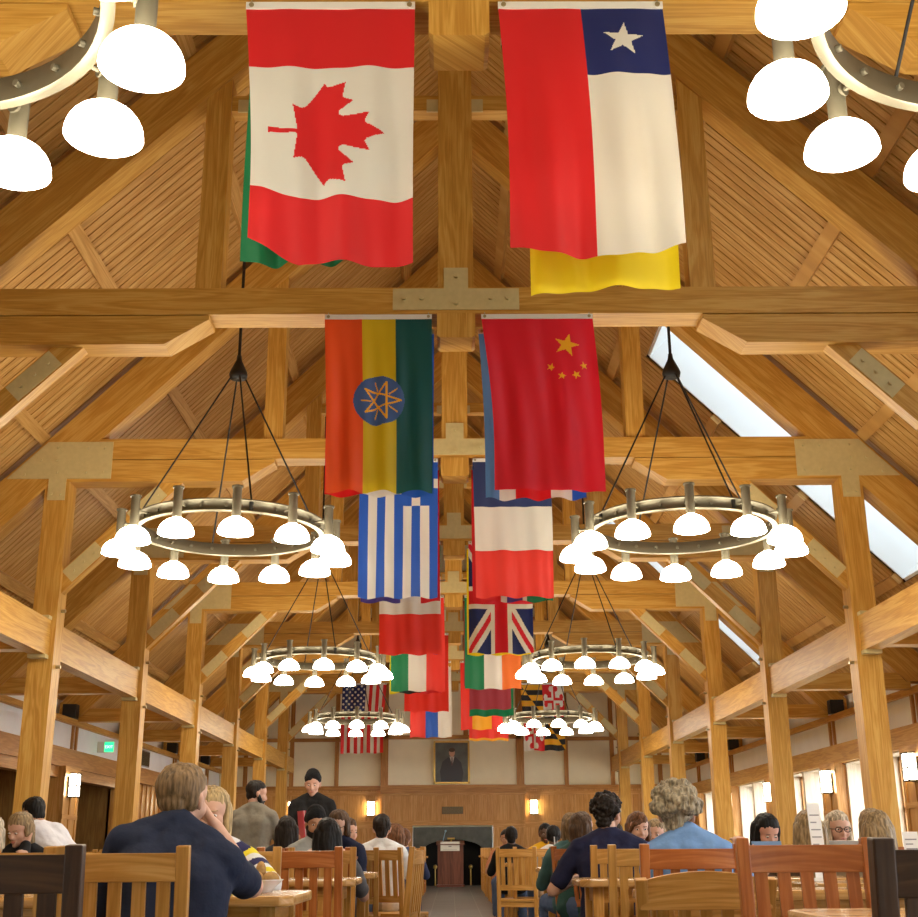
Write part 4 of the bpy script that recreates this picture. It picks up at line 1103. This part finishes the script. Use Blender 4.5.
    if legs:
        rec['parts'].append((fuse(tro, vox*1.2, 4), 'trousers', [fab(*pants)], ('fold', None)))
        for sh_ in shoes: rec['parts'].append((fuse(sh_, vox, 2), 'shoe', [fab('shoe', (.03, .028, .026))], None))
    # hair
    hs = []
    if hair in ('short', 'long', 'curly', 'bob', 'fringe', 'mop'):
        hs += [(hp_(0, -.032, .052), .085, hp_(0, .004, .066), .0775), (hp_(0, -.045, .01), .072, hp_(0, -.05, -.03), .055)]
        for s in (-1, 1): hs += [(hp_(s*.040, -.028, .03), .046, hp_(s*.042, .010, .064), .034)]
    if hair == 'crop':
        hs += [(hp_(0, -.030, .052), .083, hp_(0, .002, .060), .077), (hp_(0, -.045, .005), .066, hp_(0, -.05, -.008), .052)]
        for s in (-1, 1): hs += [(hp_(s*.038, -.032, .02), .046, hp_(s*.04, -.03, .0), .040)]
    if hair == 'bald': hs += [(hp_(0, -.04, .0), .069, hp_(0, -.048, -.02), .053)] + [(hp_(s*.036, -.03, .015), .047, hp_(s*.038, -.03, .0), .042) for s in (-1, 1)]
    if hair == 'long':
        hs += [(hp_(0, -.055, .0), .075, NB + fx*-.075 - V((0, 0, .10)), .062)]
        for s in (-1, 1): hs += [(hp_(s*.05, -.05, .02), .055, NB + rx*s*.07 + fx*-.05 - V((0, 0, .10)), .042), (hp_(s*.070, .004, .045), .024, hp_(s*.080, .010, -.09), .023), (hp_(s*.080, .010, -.09), .023, NB + rx*s*.09 + fx*.02 - V((0, 0, .07)), .022)]
    if hair in ('bob', 'fringe'):
        hs += [(hp_(0, -.055, .0), .076, hp_(0, -.06, -.09), .060)]
        for s in (-1, 1): hs += [(hp_(s*.055, -.035, .03), .042, hp_(s*.066, -.02, -.085), .030), (hp_(s*.070, .008, .045), .022, hp_(s*.078, .010, -.06), .019)]
    if hair == 'fringe': hs += [(hp_(-.03, .06, .075), .026, hp_(.045, .078, .045), .018), (hp_(.045, .07, .05), .018, hp_(.075, .045, .0), .016)]
    if hair in ('curly', 'mop'):
        ra = random.Random(int(px*7)); amp = 1.0 if hair == 'curly' else 1.25
        for q in range(70):
            th_ = ra.uniform(0, 2*PI); ph = ra.uniform(-.35, 1.0); v_ = V((math.cos(th_)*math.sqrt(max(0, 1-ph*ph)), math.sin(th_)*math.sqrt(max(0, 1-ph*ph)), ph))
            if v_.y > .35 and v_.z < .55: continue
            c0 = hp_(v_.x*.078*amp, -.02+v_.y*.085*amp, .052+v_.z*.078*amp); hs.append((c0, .028, c0 + V((ra.uniform(-.012, .012), ra.uniform(-.012, .012), ra.uniform(-.012, .012))), .022))
    if hair != 'none' and hs:
        rec['parts'].append((fuse(hs, max(.006, vox*.7), 2), 'hair', [hairm(hc, HC[hc])], ('hair', hair)))
    if hair == 'beanie' or hair == 'wrap':
        rec['parts'].append((fuse([(hp_(0, -.03, .058), .089, hp_(0, .002, .064), .084), (hp_(0, -.025, .075), .086, hp_(0, -.022, .085), .082)], vox*.8, 2), 'beanie' if hair == 'beanie' else 'headwrap', [fab('black_knit', (.01, .01, .011), bump=.8)], ('fold', None)))
    if beard:
        bs = [(hp_(0, .05, -.078), .034, hp_(0, .062, -.088), .026)]
        for s in (-1, 1): bs += [(hp_(s*.062, .0, -.005), .018, hp_(s*.05, .035, -.06), .026), (hp_(s*.05, .035, -.06), .026, hp_(0, .06, -.082), .028), (hp_(0, .093, -.043), .008, hp_(s*.028, .08, -.052), .007)]
        rec['parts'].append((fuse(bs, .006, 2), 'beard', [hairm('black', HC['black'])], ('hair', 'short')))
    rec['face'] = []
    if showface:
        for s in (-1, 1):
            e = MB(); e.ball(hp_(s*.031, .0795, .006), .0115, 12, 0, (1, 1, .55))
            e.ball(hp_(s*.031, .0845, .0055), .0075, 10, 1, (1, 1, .78))
            rec['face'].append((e, 'eye', [EYEW, IRIS]))
            b2 = MB(); b2.cyl(hp_(s*.014, .0905, .026), hp_(s*.046, .081, .028), .0024, .0018, 6); rec['face'].append((b2, 'eyebrow', [hairm(hc, HC[hc])]))
        m2 = MB(); m2.cyl(hp_(-.021, .0865, -.058), hp_(0, .0925, -.0585), .003, .006, 8); m2.cyl(hp_(0, .0925, -.0585), hp_(.021, .0865, -.058), .006, .003, 8); rec['face'].append((m2, 'lips', [LIP]))
    if glasses:
        g = MB()
        for s in (-1, 1):
            for q in range(12):
                a0, a1 = 2*PI*q/12, 2*PI*(q+1)/12
                g.cyl(hp_(s*.033+.025*math.cos(a0), .099, .004+.018*math.sin(a0)), hp_(s*.033+.025*math.cos(a1), .099, .004+.018*math.sin(a1)), .0028, .0028, 6)
            g.cyl(hp_(s*.058, .099, .008), hp_(s*.08, .0, .012), .0025, .0025, 6)
        g.cyl(hp_(-.008, .101, .008), hp_(.008, .101, .008), .0025, .0025, 6)
        rec['face'].append((g, 'spectacles', [BLACKM]))
    rec['arm'] = armpts; rec['head'] = (H, rx, fx, ux); rec['S'] = S
    if extra: extra(rec)
    PEOPLE.append(rec)
    return rec
def finish_people():
    dg = bpy.context.evaluated_depsgraph_get()
    for rec in PEOPLE:
        par = None
        for ob, name, mats, post in rec['parts']:
            me = bpy.data.meshes.new_from_object(ob.evaluated_get(dg)); me.name = name
            me.materials.clear()
            for m in mats: me.materials.append(m)
            me.polygons.foreach_set('use_smooth', [True]*len(me.polygons))
            if post:
                n = len(me.vertices)
                co = [0.0]*(3*n); no = [0.0]*(3*n)
                me.vertices.foreach_get('co', co); me.vertices.foreach_get('normal', no)
                NZ = mnoise.noise
                curly = post[1] in ('curly', 'mop') if post[0] == 'hair' else False
                for q in range(0, 3*n, 3):
                    x, y, z = co[q], co[q+1], co[q+2]
                    if post[0] == 'fold': d = NZ((x*9, y*9, z*14))*.007 + NZ((x*22+3, y*22, z*26))*.003
                    elif curly: d = NZ((x*55, y*55, z*55))*.010 + NZ((x*130, y*130, z*130))*.004
                    else: d = NZ((x*70, y*70, z*13))*.0055
                    co[q] += no[q]*d; co[q+1] += no[q+1]*d; co[q+2] += no[q+2]*d
                me.vertices.foreach_set('co', co); me.update()
            if post and post[0] == 'fold':
                if post[1]:
                    _, P, dirn, ap, pit = post[1]
                    mi = []
                    for p in me.polygons:
                        c = p.center; best = (9, 0)
                        for s in ap:
                            sh, el, wr, _d = ap[s]
                            for a, b_, o0 in ((sh, el, 0), (el, wr, (el-sh).length)):
                                d = b_-a; t = max(0, min(1, (c-a).dot(d)/d.length_squared)); q = (c-a-d*t).length
                                if q < .075 and q < best[0]: best = (q, o0 + t*d.length)
                        u = best[1] if best[0] < 1 else (P + dirn*.6 - c).dot(dirn)
                        mi.append((0, 1, 2, 1)[int(u/pit) % 4] if len(mats) == 3 else int(u/pit) % len(mats))
                    me.polygons.foreach_set('material_index', mi)
            me.update()
            o = bpy.data.objects.new(name, me); COL.objects.link(o)
            if par is None:
                par = o; o.location = rec['loc']; o.rotation_euler = (0, 0, rec['rz']); tag(o, rec['label'], 'person', 'diners in the hall')
            else: o.parent = par
        for mb, name, mats in rec['face']: mb.build(name, mats, par)
        rec['obj'] = par
    for o in list(TMP.objects): bpy.data.objects.remove(o)
    COL.children.unlink(TMP); bpy.data.collections.remove(TMP)
NAVYT = ('navy', (.018, .024, .05)); GREYS = ('greyshirt', (.22, .20, .16)); BLACKT = ('blacktee', (.012, .012, .013))
# ---- left side
person(185, 764, 4.45, 0, 'man in navy tee shirt seated with his back turned, chin on hand', lean=14, hy=-22, hp=-4, drop=.03, roll=11, R=(.085, .38, 1.065), L=(-.18, .42, .86), poleR=(.7, .1, -1), hair='crop', hc='sandy', shirt=NAVYT, pants=('khaki', (.3, .24, .14)), vox=.0075, ztop=1.275, wide=1.0, hands=(None, (-1, -.2, 0)), curl=1.1)
STR = [('yellow_stripe', (.75, .62, .04)), ('white_stripe', (.75, .76, .76)), ('navy_stripe', (.035, .035, .10))]
person(213, 783, 5.95, 172, 'blonde woman in a yellow, white and navy striped sweater', lean=12, hy=8, hp=-4, L=(-.16, .46, .88), R=(.1, .42, .9), poleL=(-1, -.2, -.3), hair='bob', hc='blonde', shirt=STR[0], stripes=STR, sleeve='long', showface=True, vox=.0075, skin='fair', ztop=1.265)
person(258, 781, 12.0, -14, 'standing man in a grey short sleeved shirt, head turned right', 'stand', lean=8, hy=-52, hp=-8, hair='crop', hc='dark', shirt=GREYS, R=(.22, .36, 1.07), L=(-.2, .3, 1.05), skin='fair', k=.95, beard=True, vox=.0095)
def folder(rec):
    sh, el, wr, d = rec['arm'][1]
    rec['held'] = wr + d*.08
person(313, 772, 12.9, 180, 'standing man in black tee and black beanie with red folder', 'stand', lean=-2, hp=-10, hair='beanie', hc='dark', shirt=BLACKT, showface=True, R=(.07, .27, 1.10), poleR=(.6, -.6, -.7), vox=.009, extra=folder, skin='fair', hands=(None, (-1, 0, 0)), curl=1.0)
person(316, 809, 10.1, 215, 'bearded man in a grey tee shirt and black head wrap', lean=8, hy=-20, hair='wrap', hc='black', shirt=('lightgrey', (.34, .36, .34)), skin='tan', beard=True, showface=True, vox=.0095)
person(328, 819, 9.1, 6, 'woman with thick dark hair seen from behind', lean=10, hair='long', hc='black', shirt=('greytop', (.12, .12, .13)), vox=.0095)
person(287, 817, 11.1, 12, 'woman with long dark brown hair at left, seen from behind', lean=8, hair='long', hc='dark', shirt=('darktop', (.03, .03, .035)), vox=.011)
person(338, 811, 10.75, 150, 'woman with brown hair and glasses in a navy jacket', lean=12, hy=14, hp=-12, hair='bob', hc='brown', shirt=('navyjacket', (.015, .02, .05)), sleeve='long', showface=True, glasses=True, vox=.0095)
person(348, 819, 11.95, 190, 'person whose profile shows behind the woman with glasses', lean=4, hy=30, hair='short', hc='brown', shirt=('orangetop', (.6, .16, .06)), showface=True, vox=.011)
person(382, 815, 11.75, -10, 'man in white tee shirt seated by the aisle, back turned', lean=6, hy=10, hair='short', hc='dark', shirt=('whitetee', (.72, .74, .76)), pants=('stonetrousers', (.45, .42, .38)), vox=.0095, wide=1.05)
person(394, 824, 12.7, 35, 'person with auburn hair in dark blue beyond the white tee', lean=10, hy=30, hair='bob', hc='auburn', shirt=('darkblue', (.03, .05, .09)), sleeve='long', pants=('blackjeans', (.02, .02, .02)), vox=.011)
person(404, 829, 15.6, 0, 'person in a blue hooded top, small, at the left aisle', lean=6, hair='short', hc='auburn', shirt=('bluehood', (.05, .07, .16)), sleeve='long', vox=.012)
person(19, 814, 9.6, 168, 'girl with brown hair resting her cheek on her hand', lean=16, hp=-18, hy=-10, L=(-.085, .23, 1.04), poleL=(-.2, 1, -.7), R=(.18, .36, .88), hair='bob', hc='ash', shirt=('blackcardigan', (.015, .015, .018)), sleeve='long', showface=True, vox=.0085, hands=((0, -1, 0), None), curl=.5)
person(-8, 817, 8.4, -8, 'person in a navy coat cut off by the left edge', lean=14, hair='bob', hc='pale', shirt=('navycoat', (.025, .04, .085)), sleeve='long', vox=.0095, wide=1.05)
person(31, 801, 10.6, 60, 'person in a white shirt bending over, half behind the left post', 'stand', lean=50, hp=-25, hair='short', hc='black', shirt=('whiteshirt', (.72, .73, .80)), sleeve='long', pants=('darktrousers', (.03, .03, .04)), vox=.0095, L=(-.1, .5, .95), R=(.15, .5, .95), skin='tan')
# ---- right side
person(675, 788, 5.95, -4, 'man with bushy grey brown curls in a blue shirt, back turned', lean=7, hy=-12, hair='mop', hc='grey', shirt=('blueshirt', (.16, .29, .55)), sleeve='long', vox=.0075, wide=.90, hx=-.04, drop=.03, R=(.30, .28, .93), L=(-.05, .38, .87), ztop=1.25)
person(606, 795, 8.1, -6, 'man with dark curly hair in navy tee, back turned', lean=10, hy=-28, hair='curly', hc='dark', shirt=('navytee', (.02, .022, .06)), pants=('greentrousers', (.01, .06, .02)), skin='fair', vox=.0085, wide=1.1, L=(-.2, .28, .80), poleL=(-.8, -.3, -.8))
person(637, 813, 9.75, 176, 'pale youth with brown fringe facing the camera', lean=6, hy=12, hair='fringe', hc='auburn', shirt=('violettop', (.12, .06, .2)), showface=True, vox=.0085, skin='fair')
person(655, 820, 10.9, 150, 'person with short fair hair looking left beyond the blue shirt', lean=6, hy=10, hair='short', hc='ash', shirt=('tealtop', (.05, .18, .17)), showface=True, vox=.0095)
person(614, 823, 12.0, 165, 'dark haired woman glimpsed right of the curly dark hair', lean=4, hair='bob', hc='dark', shirt=('plumtop', (.08, .03, .06)), showface=True, vox=.011)
person(684, 815, 11.8, 20, 'person with pale hair glimpsed left of the grey brown curls', lean=4, hair='bob', hc='pale', shirt=('ivorytop', (.5, .48, .42)), vox=.012) if False else None
person(581, 813, 10.35, -40, 'woman with smooth brown hair in dark green, back turned', lean=6, hy=-10, hair='bob', hc='brown', shirt=('darkgreen', (.03, .08, .07)), sleeve='long', vox=.0095, L=(-.06, .33, .87), poleL=(-.2, -.3, -1))
person(571, 814, 11.0, 10, 'person with golden hair in a teal jacket, hand on table', lean=8, hy=10, hair='bob', hc='sandy', shirt=('tealjacket', (.06, .13, .13)), sleeve='long', vox=.0085, L=(-.12, .31, .875), poleL=(-.5, -.1, -1), curl=.25)
person(545, 824, 15.9, 172, 'young man in a yellow shirt facing the camera, far right aisle', lean=6, hy=10, hair='short', hc='black', shirt=('yellowshirt', (.75, .42, .02)), skin='dark', showface=True, vox=.011)
person(553, 825.5, 14.6, 0, 'man in a white shirt seen from behind, beside the yellow shirt', lean=8, hair='crop', hc='black', shirt=('whiteshirt2', (.72, .72, .72)), sleeve='long', skin='dark', vox=.012)
person(511, 827, 16.6, 0, 'man in a black jacket with cropped black hair, back turned', lean=6, hair='short', hc='black', shirt=('blackjacket', (.012, .012, .014)), sleeve='long', skin='dark', vox=.012)
person(506, 830, 18.2, 178, 'person facing the camera beyond the black jacket', lean=8, hair='short', hc='dark', shirt=('orangejumper', (.5, .2, .1)), skin='tan', showface=True, vox=.012)
person(768, 816, 9.1, 184, 'laughing girl with long dark hair, looking down at a book', lean=14, hp=-24, hy=6, hair='long', hc='black', shirt=('blacktop', (.03, .025, .03)), showface=True, vox=.0085, skin='pink', L=(-.3, .30, .98), poleL=(-.8, -.2, -.3))
person(836, 812, 9.25, 184, 'blonde woman in dark spectacles facing the camera by the menu', lean=6, hair='long', hc='pale', shirt=('darkbluetop', (.03, .035, .07)), showface=True, glasses=True, vox=.0085, skin='fair')
person(807, 815, 8.05, -2, 'woman with straight light brown hair, back turned, left of menu', lean=6, hair='long', hc='ash', shirt=('browntop', (.1, .06, .04)), vox=.0095)
person(873, 818, 7.6, 0, 'woman with long fair brown hair at far right, back turned', lean=10, hy=20, hair='long', hc='ash', shirt=('oatmeal', (.35, .28, .2)), vox=.0095)
finish_people()
for rec in PEOPLE:
    if 'held' in rec:
        mw = Matrix.Translation(V(rec['loc'])) @ Matrix.Rotation(rec['rz'], 4, 'Z')
        p = mw @ rec['held']
        f = thing('red_folder', tuple(p), 'red folder held upright by the man in the black beanie', 'folder', None, math.radians(20))
        fm = plain('red_card', (.50, .05, .09), .4)
        MB().bar((-.012, 0, -.12), (-.052, 0, .26), .008, .24, (0, 1, 0)).build('cover', fm, f)
        MB().bar((.0, .0, -.12), (-.04, 0, .26), .006, .22, (0, 1, 0)).build('pages', PAPER, f)
        MB().bar((.012, 0, -.12), (-.028, 0, .26), .008, .24, (0, 1, 0)).build('cover', fm, f)
